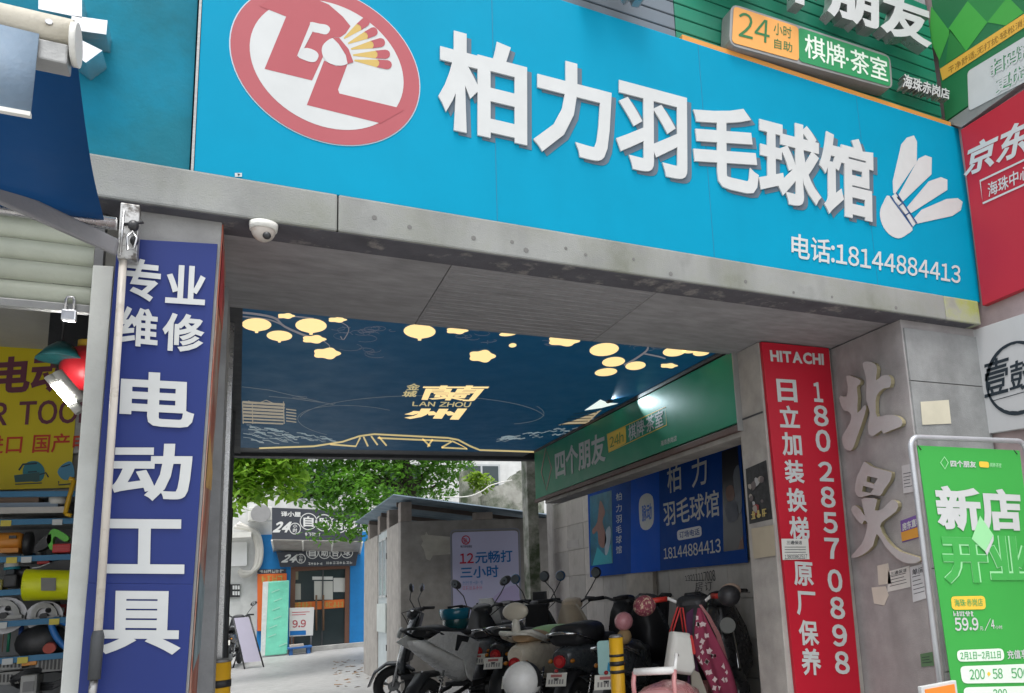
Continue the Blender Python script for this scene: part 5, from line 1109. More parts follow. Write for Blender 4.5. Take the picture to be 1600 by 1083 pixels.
fascia(PF1, F1, [(430, 815), (455, 815), (453, 832), (428, 832)], (461, 826, 8.5), [(482, 815, 13), (506, 817, 13), (529, 820, 13), (551, 822, 13)], '自助台球', '自助台球室', [(476, 832), (501, 833), (501, 838), (476, 837)], '译小屋', [(439, 799), (470, 800), (470, 808), (439, 807)])
MB().slab([PF1(425, 844), PF1(566, 847), PP5(562, 866), PP5(428, 862)], (0, 0, .03)).build('canopy_panel', mat('translucent canopy', (.30, .29, .27), rough=.5, var=.15), F1)
for t in (0, .33, .66, 1):
    a, b = fs(PF1(425, 844), PF1(566, 847), t), fs(PP5(428, 862), PP5(562, 866), t); MB().tube([a, b], .025, 6).build('canopy_rib', M_off, F1)
PF2 = Plane(Y=24.8)
F2 = thing('lower_shop_sign', 'charcoal 24 hour shop sign, lower of two, right above the glass door', 'shop sign', tuple(PF2(438, 887)))
MB().slab(PF2.quad([(432, 862), (560, 861), (556, 884), (438, 886)]), (0, .1, 0)).build('board', M_fs, F2, bevel=.01)
fascia(PF2, F2, [(444, 866), (466, 866), (463, 879), (441, 879)], (470, 873, 7), [(488, 864, 9), (507, 864, 9), (524, 864, 9), (542, 863, 9)], '自助台球', '自助台球室', [(481, 879), (504, 879), (504, 883), (481, 883)], '-', [(509, 878), (551, 877), (551, 881), (509, 882)])
# things in front of the shop
PG4 = Plane(Y=24.1)
GP = thing('wrapped_board', 'large mint green board wrapped in shiny plastic film leaning at the shop front', 'board', tuple(PG4(428, 1024)))
gq = PG4.quad([(411, 909), (453, 906), (449, 1022), (407, 1026)]); gq[0].y += .25; gq[1].y += .25
MB().slab(gq, (0, .09, 0)).build('board', mat('mint board film', (.16, .55, .40), rough=.22, var=.08, coat=.5, bump=.06, bscale=5), GP, bevel=.03)
fq_ = [PG4(411, 909), PG4(420, 908), PG4(414, 1024), PG4(407, 1026)]; fq_ = [p+Vector((0, (.25 if i < 2 else 0)-.008, 0)) for i, p in enumerate(fq_)]; mb = MB(); mb.add(fq_, [(0, 1, 2, 3)]); mb.build('film_edge', mat('film grey', (.50, .54, .53), rough=.25), GP)
mb = MB()
for k in range(7):
    x, y = rnd.uniform(418, 436), 925+k*14; t = (1023-y)/116*.25
    mb.add([PG4(x, y, .012)+Vector((0, t, 0)), PG4(x+12, y-5, .012)+Vector((0, t, 0)), PG4(x+13, y-3.6, .012)+Vector((0, t, 0)), PG4(x, y+1.4, .012)+Vector((0, t, 0))], [(0, 1, 2, 3)])
mb.build('crease_glint', mat('film highlight', (.32, .62, .50), rough=.2), GP)['kind'] = 'stuff'  # pale streaks painted on the wrapping as glints along its creases
OP = tag(poly(Plane(Y=24.9), [(402, 897), (448, 896), (448, 985), (402, 986)], ink('orange poster', (.72, .16, .04)), None, 'orange_poster', lift=0, depth=.01), 'orange poster behind the mint green wrapped board', 'poster')
scribble(Plane(Y=24.9), [(408, 900), (442, 899), (442, 909), (408, 910)], 4, M_yel, OP, lift=.006)
RA = tag(poly(Plane(Y=24.93), [(402, 890), (447, 889), (447, 896), (402, 896)], M_fs, None, 'dark_notice', lift=0, depth=.01), 'narrow dark notice strip above the orange poster', 'notice')
scribble(Plane(Y=24.93), [(405, 891), (444, 890), (444, 895), (405, 895.5)], 6, M_fw, RA, lift=.005)
PG5 = Plane(Y=24.4)
WB = thing('price_board', 'white price board reading 9.9 in front of the glass door', 'board', tuple(PG5(470, 1000)))
MB().slab(PG5.quad([(452, 950), (491, 949), (489, 993), (452, 995)]), (0, .05, 0)).build('board', ink('board white', (.56, .56, .55)), WB, bevel=.01)
ptext(PG5, '9.9', [(457, 969), (478, 968), (478, 980), (457, 981)], M_red, WB, bold=.02); poly(PG5, [(453, 986), (478, 985), (478, 992), (453, 993)], M_pb, WB, 'blue_strip')
mb = MB(); stroke(PG5, [(456, 957), (484, 956)], .9, .004, mb); stroke(PG5, [(456, 961), (478, 960)], .9, .004, mb); mb.build('small_print', M_pr, WB)
for xx in (456, 486): MB().tube([PG5(xx, 994), Vector((PG5(xx, 994).x, 24.4, 0))], .02, 6).build('leg', M_dark, WB)
bt = at(468, 1010, Y=24.0)
BT = thing('blue_bench', 'low blue bench with papers below the white price board', 'bench', (bt.x, 24.0, 0))
x0, x1 = at(449, 1010, Y=24.0).x, at(487, 1010, Y=24.0).x
MB().box(x0, x1, 23.8, 24.3, bt.z-.05, bt.z).build('top', mat('bench blue', (.02, .10, .30), rough=.5), BT, bevel=.01)
for xx in (x0+.04, x1-.12):
    for yy in (23.83, 24.2): MB().box(xx, xx+.08, yy, yy+.07, .004, bt.z-.051).build('leg', mat('bench blue', (.02, .10, .30)), BT)
MB().box(x0+.05, x1-.2, 23.85, 24.2, bt.z+.001, bt.z+.06).build('paper_stack', mat('stack paper', (.4, .36, .32)), BT)
# A-frame easel
ea, eb = at(380, 963, Y=20.6), at(412, 1039, Y=20.4)
EA = thing('folding_easel', 'black folding easel with a pale lilac board standing in the yard', 'easel', (ea.x, 20.6, 0))
w_ = at(387, 963, Y=20.6).x-at(370, 963, Y=20.6).x
l1 = [Vector((ea.x-.2, 20.6, ea.z)), Vector((ea.x+.12, 20.6, ea.z)), Vector((eb.x, 20.3, .004)), Vector((eb.x-.36, 20.3, .004))]
for a, b in ((0, 3), (1, 2), (0, 1)): MB().tube([l1[a], l1[b]], .016, 6).build('frame_bar', M_black, EA)
for a in (0, 1): MB().tube([l1[a], Vector((l1[a].x-.28, 21.2, .004))], .016, 6).build('leg', M_black, EA)
MB().tube([fs(l1[0], l1[3], .55), fs(l1[1], l1[2], .55)], .012, 6).build('cross_bar', M_black, EA)
MB().slab([fs(l1[0], l1[3], .02)+Vector((.02, -.02, 0)), fs(l1[1], l1[2], .02)+Vector((-.02, -.02, 0)), fs(l1[1], l1[2], .88)+Vector((-.02, -.02, 0)), fs(l1[0], l1[3], .88)+Vector((.02, -.02, 0))], (0, .012, 0)).build('board', ink('lilac board', (.42, .40, .50)), EA)
# on the white wall at the left
PWl = Plane(Y=24.94)
WLB = tag(poly(PWl, rrect_quad([(352, 848), (386, 847), (386, 884), (352, 885)], .08), mat('blank sign white', (.86, .87, .87), rough=.4, var=.02), None, 'blank_sign', lift=0, depth=.05), 'blank bright white sign panel on the white wall at the left', 'sign')
BX = thing('meter_box', 'small black meter box with white dials under the blank white sign', 'meter box', tuple(PWl(365, 933)))
MB().slab(PWl.quad([(352, 913), (375, 913), (375, 933), (352, 933)]), (0, .05, 0)).build('box_body', M_black, BX)
for i in range(3):
    for j in range(2): poly(PWl, rect(363.5+i*4, 915+j*9, 366.5+i*4, 921+j*9), M_fw, BX, 'dial', lift=.003)
HP = thing('hose_bundle', 'thick bundle of pale insulated air conditioner hoses curling down the white wall', 'hoses', tuple(PWl(395, 890)))
for k in range(4):
    L = smooth_loop([(372-k*2, 818+k*2), (392+k*2, 830), (401+k*2.2, 852), (400+k*2, 880), (392+k, 896-k), (380, 900-k*2), (374, 893-k)], 5, False)
    MB().tube([PWl(x, y, .10+.03*(k % 2)) for x, y in L], .055, 8).build('hose', mat('hose wrap', (.52, .51, .47), rough=.6), HP)
AC = thing('air_conditioner', 'white outdoor air conditioner unit on the wall under the leaves', 'air conditioner', tuple(PWl(405, 815)))
a, b = PWl(388, 795), PWl(424, 815); MB().box(a.x, b.x, 24.5, 24.93, b.z, a.z).build('unit_body', M_off, AC, bevel=.02); c = PWl(407, 805); MB().disc(Vector((c.x, 24.49, c.z)), (0, 1, 0), .24, .02, 20).build('fan_grille', mat('grille grey', (.3, .3, .3)), AC)
a, b = PWl(352, 835), PWl(392, 842); LG = tag(MB().box(a.x-1, b.x, 24.3, 24.94, b.z, a.z).build('wall_ledge', M_off), 'white concrete ledge above the blank white sign', 'ledge')
# dark scooter mostly hidden at the left, and a pole edge beyond the wall
DPl = tag(MB().box(-.20, -.075, 9.68, 9.80, 0, 2.35).build('dark_post', mat('dark bark post', (.05, .045, .04), rough=.9, bump=.2, bscale=20)), 'dark rough post at the far end of the left passage wall', 'post')

# ------------------------------------------------------------------ far buildings and the old wall on the right
def tower(lb, x0, x1, y, h, col, nx_, nz, wcol=(.10, .12, .13), z0=3.2, pitch=3.0):
    o = thing('apartment_block', lb, 'building', ((x0+x1)/2, y, 0)); MB().box(x0, x1, y, y+8, 0, h).build('wall', mat('tower '+lb[:14], col, rough=.8, var=.08, streak=.6), o)
    MB().box(x0-.2, x1+.2, y-.2, y+8.2, h+.002, h+.5).build('roof_edge', M_off, o)
    m = None; pw_ = (x1-x0)/nx_
    for i in range(nx_):
        for j in range(nz):
            xx, z_ = x0+pw_*(i+.22), z0+j*pitch
            if z_+1.6 > h: continue
            w = MB().box(xx, xx+pw_*.56, y-.06, y-.003, z_, z_+1.6).build('window', mat('tower glass', wcol, rough=.15), o); MB().box(xx-.08, xx+pw_*.56+.08, y-.16, y-.004, z_-.12, z_-.003).build('window_sill', M_off, w)
    return o
tower('pale cream apartment block far behind the tree', 10.5, 17.2, 46, 22, (.72, .70, .64), 4, 6)
tower('grey blue apartment block far behind the old wall', 17.6, 26, 47, 20, (.34, .38, .42), 5, 6)
tower('white apartment block far behind the shop roof', -8, 9.5, 50, 17, (.70, .71, .70), 9, 5)
OW = thing('old_wall', 'mossy stepped old garden wall behind the shed roof', 'wall', (6.5, 17.6, 0))
M_ms = concrete('mossy plaster', (.40, .40, .36), stain=(.06, .085, .045), sscale=2.2, sthr=(.42, .62), streak=1)
PO3 = Plane(Y=17.0); 
def wallpoly(px, nm, y): 
    P = Plane(Y=y); t = [P(a, b) for a, b in px]; t = t+[Vector((t[-1].x, y, 0)), Vector((t[0].x, y, 0))]; m = MB(); m.prism(t, (0, .25, 0)); return m.build(nm, M_ms, OW)
wallpoly(smooth_loop([(752, 775), (768, 762), (790, 755), (802, 742), (812, 738)], 3, False)+[(812, 735), (848, 730)], 'stepped_wall', 17.2)
wallpoly([(721, 742), (723, 736), (732, 734), (741, 737), (742, 745), (767, 745), (767, 770)], 'round_top_wall', 18.0)
m = MB(); a = at(822, 700, Y=11.0); b = at(838, 700, Y=11.0); m.box(a.x, b.x, 11.0, 11.25, 0, 4.2); m.build('pier', M_ms, OW)
m = MB(); m.tube([at(x, y, Y=16.5) for x, y in smooth_loop([(690, 777), (730, 776), (752, 768), (768, 758), (800, 750)], 4, False)], .012, 5); tag(m.build('cable', M_off), 'thin pale cable looping over the shed roof', 'cable')

# ------------------------------------------------------------------ trees
def leaf_mesh(name, par, clumps, n, size, col, col2, droop=.3):
    """many small folded leaves spread through clumps (centre, radii)"""
    vv, ff, tt = [], [], []; r_ = rnd
    for _ in range(n):
        c, rad = r_.choices(clumps, weights=[q[1].x*q[1].y*q[1].z for q in clumps])[0]
        while True:
            d = Vector((r_.uniform(-1, 1), r_.uniform(-1, 1), r_.uniform(-1, 1)))
            if .25 < d.length < 1: break
        p = c+Vector((d.x*rad.x, d.y*rad.y, d.z*rad.z)); s_ = size*r_.uniform(.6, 1.35)
        az = r_.uniform(0, 6.283); el = r_.uniform(-.9, .25)-droop*.5; ax = Vector((math.cos(az)*math.cos(el), math.sin(az)*math.cos(el), math.sin(el)))
        sd = ax.cross(Vector((0, 0, 1))); sd.normalize(); up_ = sd.cross(ax); sd = (sd+up_*r_.uniform(-.6, .6)).normalized()*s_*.26; k = len(vv)
        vv += [p, p+ax*s_*.45+sd-up_*s_*.05, p+ax*s_, p+ax*s_*.45-sd-up_*s_*.05]; ff += [(k, k+1, k+2), (k, k+2, k+3)]; t_ = r_.random(); tt += [t_]*4
    org = ORG[par.name]; me = bpy.data.meshes.new(name); me.from_pydata([tuple(v-org) for v in vv], [], ff)
    at_ = me.attributes.new('tone', 'FLOAT', 'POINT'); at_.data.foreach_set('value', tt)
    mm = mat('leaf %s' % name+str(col), col, rough=.5, var=.12, vscale=1.2, bump=0, attr='tone', stain=col2, spec=.4)
    b = mm.node_tree.nodes['Principled BSDF']
    if not any(n_.type == 'MIX_SHADER' for n_ in mm.node_tree.nodes):
        N, L = mm.node_tree.nodes, mm.node_tree.links; tr = N.new('ShaderNodeBsdfTranslucent'); tr.inputs[0].default_value = (col2[0]*1.6, col2[1]*1.7, col2[2]*1.2, 1); mx = N.new('ShaderNodeMixShader'); mx.inputs[0].default_value = .38; L.new(b.outputs[0], mx.inputs[1]); L.new(tr.outputs[0], mx.inputs[2]); L.new(mx.outputs[0], N['Material Output'].inputs['Surface'])
    me.materials.append(mm); o = link_mesh(name, me, par); o['kind'] = 'stuff'; return o
M_bark = mat('dark bark', (.045, .036, .028), rough=.9, var=.2, bump=.25, bscale=25)
def branch(m, pxs, Y, r0, r1, dy=0):
    L = smooth_loop(pxs, 5, False); n = len(L); m.tube([at(x, y, Y=Y+dy*i/n) for i, (x, y) in enumerate(L)], [r0+(r1-r0)*i/(n-1) for i in range(n)], 8)
YT = 19.0
TR = thing('courtyard_tree', 'big dark spreading tree with horizontal limbs above the shed roof', 'tree', (at(640, 1000, Y=YT).x, YT, 0))
tx = at(643, 800, Y=YT); m = MB(); m.tube([Vector((tx.x+.15, YT, 0)), Vector((tx.x+.05, YT, 1.5)), tx, at(630, 720, Y=YT), at(615, 640, Y=YT)], [.26, .21, .18, .14, .10], 10); m.build('trunk', M_bark, TR)
for L, r0, r1, dy in (([(640, 775), (615, 756), (585, 752), (545, 757), (510, 752), (480, 745), (445, 757)], .11, .03, -1.2), ([(600, 752), (570, 735), (545, 700), (530, 670)], .07, .03, -.6), ([(640, 770), (655, 750), (670, 735), (700, 700)], .10, .03, .4), ([(585, 752), (560, 762), (520, 768), (480, 775), (430, 772)], .06, .02, -1.6),
                      ([(640, 745), (625, 725), (600, 715), (560, 745), (545, 748)], .05, .02, -.4), ([(632, 730), (610, 690), (590, 650)], .09, .04, .2), ([(648, 760), (668, 765), (690, 752)], .05, .02, .6), ([(615, 756), (600, 742), (592, 720)], .05, .02, 0), ([(445, 757), (425, 745), (405, 752)], .03, .012, -.4)):
    m = MB(); branch(m, L, YT, r0, r1, dy); m.build('branch', M_bark, TR)
def clump(px, py, Y, rx, ry, rz): return (at(px, py, Y=Y), Vector((rx, ry, rz)))
cl = [clump(470, 720, 18.4, .9, .8, .55), clump(530, 700, 18.6, 1, 1, .6), clump(590, 705, 19.2, 1, 1, .6), clump(640, 712, 19, .9, .9, .55), clump(690, 722, 19.2, .7, .8, .45), clump(510, 745, 18.2, .9, .9, .35), clump(575, 735, 18.4, .9, 1, .35),
      clump(560, 775, 18.0, .85, .8, .38), clump(600, 785, 18.0, .7, .7, .38), clump(530, 790, 17.9, .6, .7, .30), clump(545, 815, 17.6, .55, .6, .32), clump(515, 830, 17.5, .5, .5, .24), clump(575, 825, 17.6, .4, .5, .36), clump(600, 850, 17.5, .25, .3, .35), clump(660, 755, 19.3, .6, .8, .35), clump(705, 760, 19.5, .45, .6, .32), clump(610, 760, 19, .7, .8, .3),
      clump(560, 640, 19, 1.6, 1.6, .9), clump(660, 620, 19.3, 1.6, 1.6, .9), clump(480, 640, 18.6, 1.3, 1.4, .9), clump(745, 660, 19.5, 1.0, 1.2, .8)]
cl += [clump(700, 725, 19.2, .7, .8, .4), clump(672, 770, 19.3, .5, .7, .25), clump(540, 760, 17.8, .8, .8, .35), clump(490, 770, 17.9, .6, .8, .25), clump(585, 800, 17.4, .5, .6, .3)]
leaf_mesh('crown', TR, cl, 19000, .14, (.034, .098, .016), (.12, .28, .036))
for k in range(60):
    pass
TR2 = thing('bright_tree', 'yellow-green broad-leaved tree at the left above the white wall', 'tree', (-.9, 16.5, 0))
m = MB(); m.tube([Vector((-.9, 16.5, 0)), Vector((-.8, 16.5, 2)), at(352, 760, Y=16.5), at(380, 720, Y=16.4), at(400, 680, Y=16.3)], [.13, .11, .09, .06, .03], 8); m.build('trunk', M_bark, TR2)
for L in ([(360, 750), (385, 735), (420, 742), (450, 735)], [(370, 735), (400, 715), (440, 712)], [(356, 760), (372, 775), (392, 780)]):
    m = MB(); branch(m, L, 16.4, .035, .012, -.3); m.build('branch', M_bark, TR2)
cl = [clump(375, 725, 16.4, .42, .6, .34), clump(405, 735, 16.2, .45, .6, .34), clump(435, 722, 16.3, .45, .6, .28), clump(455, 745, 16.4, .35, .5, .2), clump(380, 765, 16.3, .32, .5, .24), clump(412, 765, 16.3, .33, .5, .18), clump(368, 790, 16.3, .16, .3, .2), clump(385, 690, 16.4, .9, .8, .5), clump(440, 680, 16.4, .9, .8, .45), clump(452, 768, 16.6, .25, .4, .14)]
leaf_mesh('crown', TR2, cl, 5600, .17, (.085, .21, .015), (.27, .45, .05))
m = MB()
for x, y in ((740, 748), (752, 745), (760, 752), (748, 756)): m.tube([at(754, 772, Y=16.9), at(x, y, Y=16.8)], .008, 5)
FN = thing('wall_shrub', 'small yellow-green shrub growing on the old wall', 'shrub', tuple(at(754, 772, Y=16.9))); m.build('stem', M_bark, FN)
leaf_mesh('foliage', FN, [clump(752, 752, 16.8, .28, .25, .22), clump(742, 745, 16.8, .18, .2, .14)], 260, .14, (.07, .15, .02), (.2, .3, .04))
m = MB()
LT = thing('fallen_leaves', 'scattered dry leaves on the yard floor near the shed', 'leaves'); LT['kind'] = 'stuff'
vv, ff = [], []
for k in range(70):
    p = at(rnd.uniform(520, 600), rnd.uniform(1030, 1075), Z=.006); a = rnd.uniform(0, 6.28); s_ = rnd.uniform(.03, .08); d = Vector((math.cos(a), math.sin(a), 0))*s_; e = Vector((-d.y, d.x, 0))*.45; kk = len(vv)
    vv += [p-d, p+e+Vector((0, 0, .012)), p+d, p-e+Vector((0, 0, .004))]; ff += [(kk, kk+1, kk+2), (kk, kk+2, kk+3)]
m.add(vv, ff); m.build('leaf_litter', mat('dry leaf', (.25, .14, .05), rough=.8, var=.3, vscale=30), LT)['kind'] = 'stuff'
# ------------------------------------------------------------------ parked scooters
SC = 1.08
def sring(x, zc, w, h, n=18, p=2.7, tilt=0):
    o = []
    for k in range(n):
        a = 2*math.pi*k/n; c, s_ = math.cos(a), math.sin(a); y = w*math.copysign(abs(c)**(2/p), c); z = h*math.copysign(abs(s_)**(2/p), s_); o.append(Vector((x+tilt*z, y, zc+z)))
    return o
def shell(rings, **k):
    return MB().loft([sring(*r_, **k) for r_ in rings])
def paint(nm, col, rough=.28): return mat('paint '+nm, col, rough=rough, var=.05, vscale=5, bump=.004, coat=.35, stain=tuple(c*.8+.003 for c in col), sscale=4, sthr=(.55, .85))
M_seat = mat('seat vinyl black', (.030, .030, .033), rough=.5, bump=.04, bscale=120); M_plate = ink('plate white', (.78, .77, .70)); M_mir = mat('mirror glass', (.55, .6, .62), rough=.05, metal=1, var=0, bump=0)
M_tl = mat('tail lamp red', (.42, .01, .015), rough=.15, coat=.5); M_chrome = mat('chrome', (.6, .6, .6), rough=.15, metal=1, var=.04, bump=0); M_grip = mat('grip rubber', (.02, .02, .022), rough=.8)
_wheel = {}
def wheel(t, x, R_=.225, w=.055):
    o = None
    m = MB(); ringv = []
    for i in range(28):
        a = 2*math.pi*i/28; ringv.append([Vector((x+(R_-w+w*math.cos(b))*math.cos(a), w*.85*math.sin(b), R_+(R_-w+w*math.cos(b))*math.sin(a))) for b in np.linspace(0, 2*math.pi, 9)[:-1]])
    n = 8; m.add([p for r_ in ringv for p in r_], [(i*n+k, i*n+(k+1) % n, ((i+1) % 28)*n+(k+1) % n, ((i+1) % 28)*n+k) for i in range(28) for k in range(n)], True)
    o = m.build('wheel', M_rubber, t)
    m = MB(); m.tube([Vector((x+(R_-w*1.75)*math.cos(a), 0, R_+(R_-w*1.75)*math.sin(a))) for a in np.linspace(0, 2*math.pi, 25)[:-1]], .014, 6, closed=True)
    for k in range(5):
        a = k*2*math.pi/5+.3; m.tube([(x, 0, R_), (x+(R_-w*1.7)*math.cos(a), 0, R_+(R_-w*1.7)*math.sin(a))], .013, 6)
    m.disc((x, 0, R_), (0, 1, 0), .055, .10, 14); m.build('rim', M_alu, o)
def scooter(label, hpx, hY, psi, body, seat, shield, mirrors='oval', mcol=None, plate=True, seat_z=.78, bar=.29, bar_col=None, grips=None, tail=.86, sporty=False, lamp=True, trim=None, plate_z=.48, lamp_z=.60, dz=0, rail=True, group='scooters parked against the passage wall', fender=None):
    t = thing('scooter', label, 'scooter', (0, 0, 0), group)
    bm_, sm_, fm_ = body, seat, shield; bc = bar_col or M_black
    for x in (-.60, .64): wheel(t, x)
    # fork, fenders
    m = MB()
    for y in (-.062, .062): m.tube([(.64, y, .225), (.57, y, .52), (.50, y*.7, .80)], .019, 8)
    m.build('fork', M_chrome, t)
    m = MB(); m.loft([[Vector((.64+.27*math.cos(a), y*wd, .225+.27*math.sin(a)+dz)) for y, dz in ((-.07, -.03), (-.055, 0), (0, .012), (.055, 0), (.07, -.03))] for a, wd in ((.15, .7), (.7, 1), (1.3, 1), (1.9, 1), (2.5, .9))], cap=False)
    o = m.build('front_fender', fm_, t); o.modifiers.new('t', 'SOLIDIFY').thickness = .006
    m = MB(); m.loft([[Vector((-.60+.28*math.cos(a), y*wd, .225+.29*math.sin(a)+dz)) for y, dz in ((-.075, -.04), (-.06, 0), (0, .012), (.06, 0), (.075, -.04))] for a, wd in ((1.2, 1), (1.9, 1), (2.5, 1), (3.0, .95), (3.35, .9))], cap=False)
    o = m.build('rear_fender', fender or M_black, t); o.modifiers.new('t', 'SOLIDIFY').thickness = .006
    # leg shield: curved shell, outside colour and dark inner panel
    S_ = [(.60, .36, .13), (.605, .48, .20), (.57, .62, .215), (.525, .78, .19), (.475, .92, .135), (.45, 1.0, .085)]
    m = MB(); m.loft([[Vector((x-.09*(y/wd)**2*1.1 if wd else x, y, z)) for y in np.linspace(-wd, wd, 9)] for x, z, wd in S_], cap=False)
    o = m.build('front_shield', fm_, t); o.modifiers.new('t', 'SOLIDIFY').thickness = .025
    m = MB(); m.loft([[Vector((x-.055-.09*(y/wd)**2*1.1, y, z)) for y in np.linspace(-wd*.86, wd*.86, 9)] for x, z, wd in S_[1:]], cap=False)
    o = m.build('inner_panel', trim or M_black, t); o.modifiers.new('t', 'SOLIDIFY').thickness = .02
    MB().box(-.06, .54, -.155, .155, .295, .345).build('footboard', M_black, t, bevel=.015)
    # rear body, seat, tail
    shell([(.02, .46+dz, .10, .13), (-.05, .50+dz, .135, .19), (-.25, .55+dz, .155, .19), (-.5, .60+dz, .15, .15), (-.72, .62+dz, .115, .09), (-tail+.03, .62+dz, .07, .06)] if not sporty else
          [(.04, .46, .09, .12), (-.05, .52, .13, .18), (-.25, .60, .15, .16), (-.5, .68, .13, .11), (-.72, .74, .09, .06), (-tail, .79, .03, .02)]).build('rear_body', bm_, t)
    z0 = seat_z
    shell([(.03, z0-.05, .07, .02), (.0, z0-.03, .115, .045), (-.15, z0-.03, .14, .055), (-.32, z0-.02, .145, .055), (-.48, z0+.02, .145, .06), (-.66, z0+.03, .12, .05), (-.72, z0+.02, .07, .03)], p=2.4).build('seat', sm_, t)
    if rail: m = MB(); m.tube([(-.45, .14, z0-.05), (-.62, .16, z0), (-.80, .13, z0+.06), (-.84, 0, z0+.07), (-.80, -.13, z0+.06), (-.62, -.16, z0), (-.45, -.14, z0-.05)], .014, 8); m.build('grab_rail', bc if sporty else (fender or M_chrome), t)
    if lamp:
        xt = -tail+.02
        m = MB(); m.disc((xt, 0, lamp_z), (1, 0, .15), .05, .03, 18); o = m.build('tail_light', M_tl, t); m = MB(); m.disc((xt-.014, 0, lamp_z), (1, 0, .15), .028, .012, 14); m.build('lens', mat('lamp lens', (.6, .05, .05), rough=.1), o)
        for y in (-.1, .1): MB().ball((xt+.03, y, lamp_z), (.03, .018, .018), 10, 6).build('indicator', mat('amber lens', (.5, .18, .02), rough=.2), t)
    if plate:
        xp = -tail-.06; m = MB(); m.hexa([Vector((xp, -.09, plate_z)), Vector((xp, .09, plate_z)), Vector((xp+.03, .09, plate_z+.10)), Vector((xp+.03, -.09, plate_z+.10))], [Vector((xp+.006, -.09, plate_z)), Vector((xp+.006, .09, plate_z)), Vector((xp+.036, .09, plate_z+.10)), Vector((xp+.036, -.09, plate_z+.10))])
        o = m.build('number_plate', M_plate, t)
        MB().box(xp+.012, -tail+.10, -.02, .02, plate_z+.03, plate_z+.06).build('plate_bracket', M_black, t)
        mb = MB()                                   # worn, unreadable characters
        for q_ in range(6):
            y_ = .066-q_*.024; mb.add([Vector((xp+.012, y_, plate_z+.052)), Vector((xp+.012, y_-.014, plate_z+.052)), Vector((xp+.003, y_-.014, plate_z+.018)), Vector((xp+.003, y_, plate_z+.018))], [(0, 1, 2, 3)])
        mb.build('worn_print', mat('worn plate ink', (.30, .29, .28)), o)
        mb = MB(); mb.add([Vector((xp+.022, .05, plate_z+.088)), Vector((xp+.022, -.05, plate_z+.088)), Vector((xp+.0165, -.05, plate_z+.068)), Vector((xp+.0165, .05, plate_z+.068))], [(0, 1, 2, 3)]); mb.build('red_print', mat('worn plate red', (.5, .16, .15)), o)
        MB().ball((xp+.02, 0, plate_z+.115), (.018, .018, .015), 8, 5).build('plate_bolt', M_tl, o)
    # steering head and handlebar
    hx, hz = .40, 1.0
    MB().tube([(.52, 0, .72), (.44, 0, .94)], .028, 10).build('steering_column', M_black, t)
    shell([(.34, hz+.0, .05, .03), (.37, hz+.005, .10, .05), (.42, hz+.01, .115, .06), (.47, hz+.0, .09, .055), (.50, hz-.01, .03, .02)]).build('instrument_cowl', trim or M_black, t)
    m = MB(); m.tube([(hx-.11, -bar, hz+.05), (hx-.03, -bar*.62, hz+.055), (hx+.02, -.08, hz+.01), (hx+.02, .08, hz+.01), (hx-.03, bar*.62, hz+.055), (hx-.11, bar, hz+.05)], .0125, 8); hb = m.build('handlebar', bc, t)
    for s_ in (-1, 1):
        MB().tube([(hx-.045, s_*bar*.66, hz+.055), (hx-.14, s_*bar*1.07, hz+.048)], .019, 10).build('grip', grips or M_grip, hb)
        MB().tube([(hx+.0, s_*bar*.55, hz+.05), (hx+.01, s_*bar*.75, hz+.04), (hx-.04, s_*bar*1.08, hz+.035)], .006, 6).build('brake_lever', M_chrome, hb)
    if mirrors:
        for s_ in (-1, 1):
            b0 = Vector((hx-.02, s_*bar*.55, hz+.06)); b1 = Vector((hx+.02, s_*bar*.75, hz+.16)); b2 = Vector((hx-.01, s_*bar*1.0, hz+.255))
            o = MB().tube([b0, b1, b2], .006, 6).build('mirror_stem', M_black, t)
            if mirrors == 'round': m = MB(); m.ball(b2+Vector((.0, 0, .05)), (.022, .058, .058), 16, 8)
            else: m = MB(); m.ball(b2+Vector((.0, 0, .035)), (.024, .072, .045), 16, 8, rot=Matrix.Rotation(s_*.5, 3, 'X'))
            mh = m.build('mirror_shell', mcol or M_black, o)
            m = MB(); m.disc(b2+Vector((-.021, 0, .05 if mirrors == 'round' else .036)), (1, 0, 0), .045 if mirrors == 'round' else .034, .004, 16); m.build('mirror_glass', M_mir, t)
    m = MB(); m.disc((.575, 0, .80), (1, 0, .35), .062, .03, 18); m.build('headlight', mat('lamp glass', (.5, .52, .5), rough=.1), t)
    for s_ in (-1, 1):
        MB().tube([(hx+.005, s_*bar*.6, hz+.045), (hx+.12, s_*bar*.55, hz+.02), (hx+.10, s_*.05, hz-.06), (.47, s_*.03, .86)], .005, 5).build('brake_cable', M_grip, t)
        m = MB(); m.tube([(-.60, s_*.10, .24), (-.50, s_*.11, .50)], .011, 6)
        for q_ in range(7): c_ = Vector((-.585+q_*.011, s_*.1015, .28+q_*.027)); m.disc(c_, (.36, .04, .93), .024, .009, 10)
        m.build('shock_absorber', M_chrome, t)
        MB().box(-.14, .02, s_*.155-.03+s_*.03, s_*.155+.03+s_*.03, .27, .29).build('foot_peg', M_black, t)
    m = MB(); m.tube([(-.60, -.09, .225), (-.60, .09, .225)], .07, 14); m.build('hub_motor', M_alu, t)
    m = MB(); m.tube([(-.58, .105, .23), (-.30, .11, .26), (-.05, .10, .30)], .022, 8); m.tube([(-.58, -.105, .23), (-.30, -.11, .26), (-.05, -.10, .30)], .022, 8); m.build('swing_arm', M_black, t)
    m = MB(); m.tube([(-.15, .14, .24), (-.22, .19, .05), (-.24, .23, .0)], .011, 6); m.build('kick_stand', M_chrome, t)
    # place: the handlebar centre stands where the photograph shows it
    h = at(hpx[0], hpx[1], Y=hY); c, s_ = math.cos(psi), math.sin(psi)
    zb_ = .005; t.location = (h.x-hx*SC*c, h.y-hx*SC*s_, zb_); t.rotation_euler = (0, 0, psi); t.scale = (SC,)*3
    t['_h'] = 0; del t['_h']
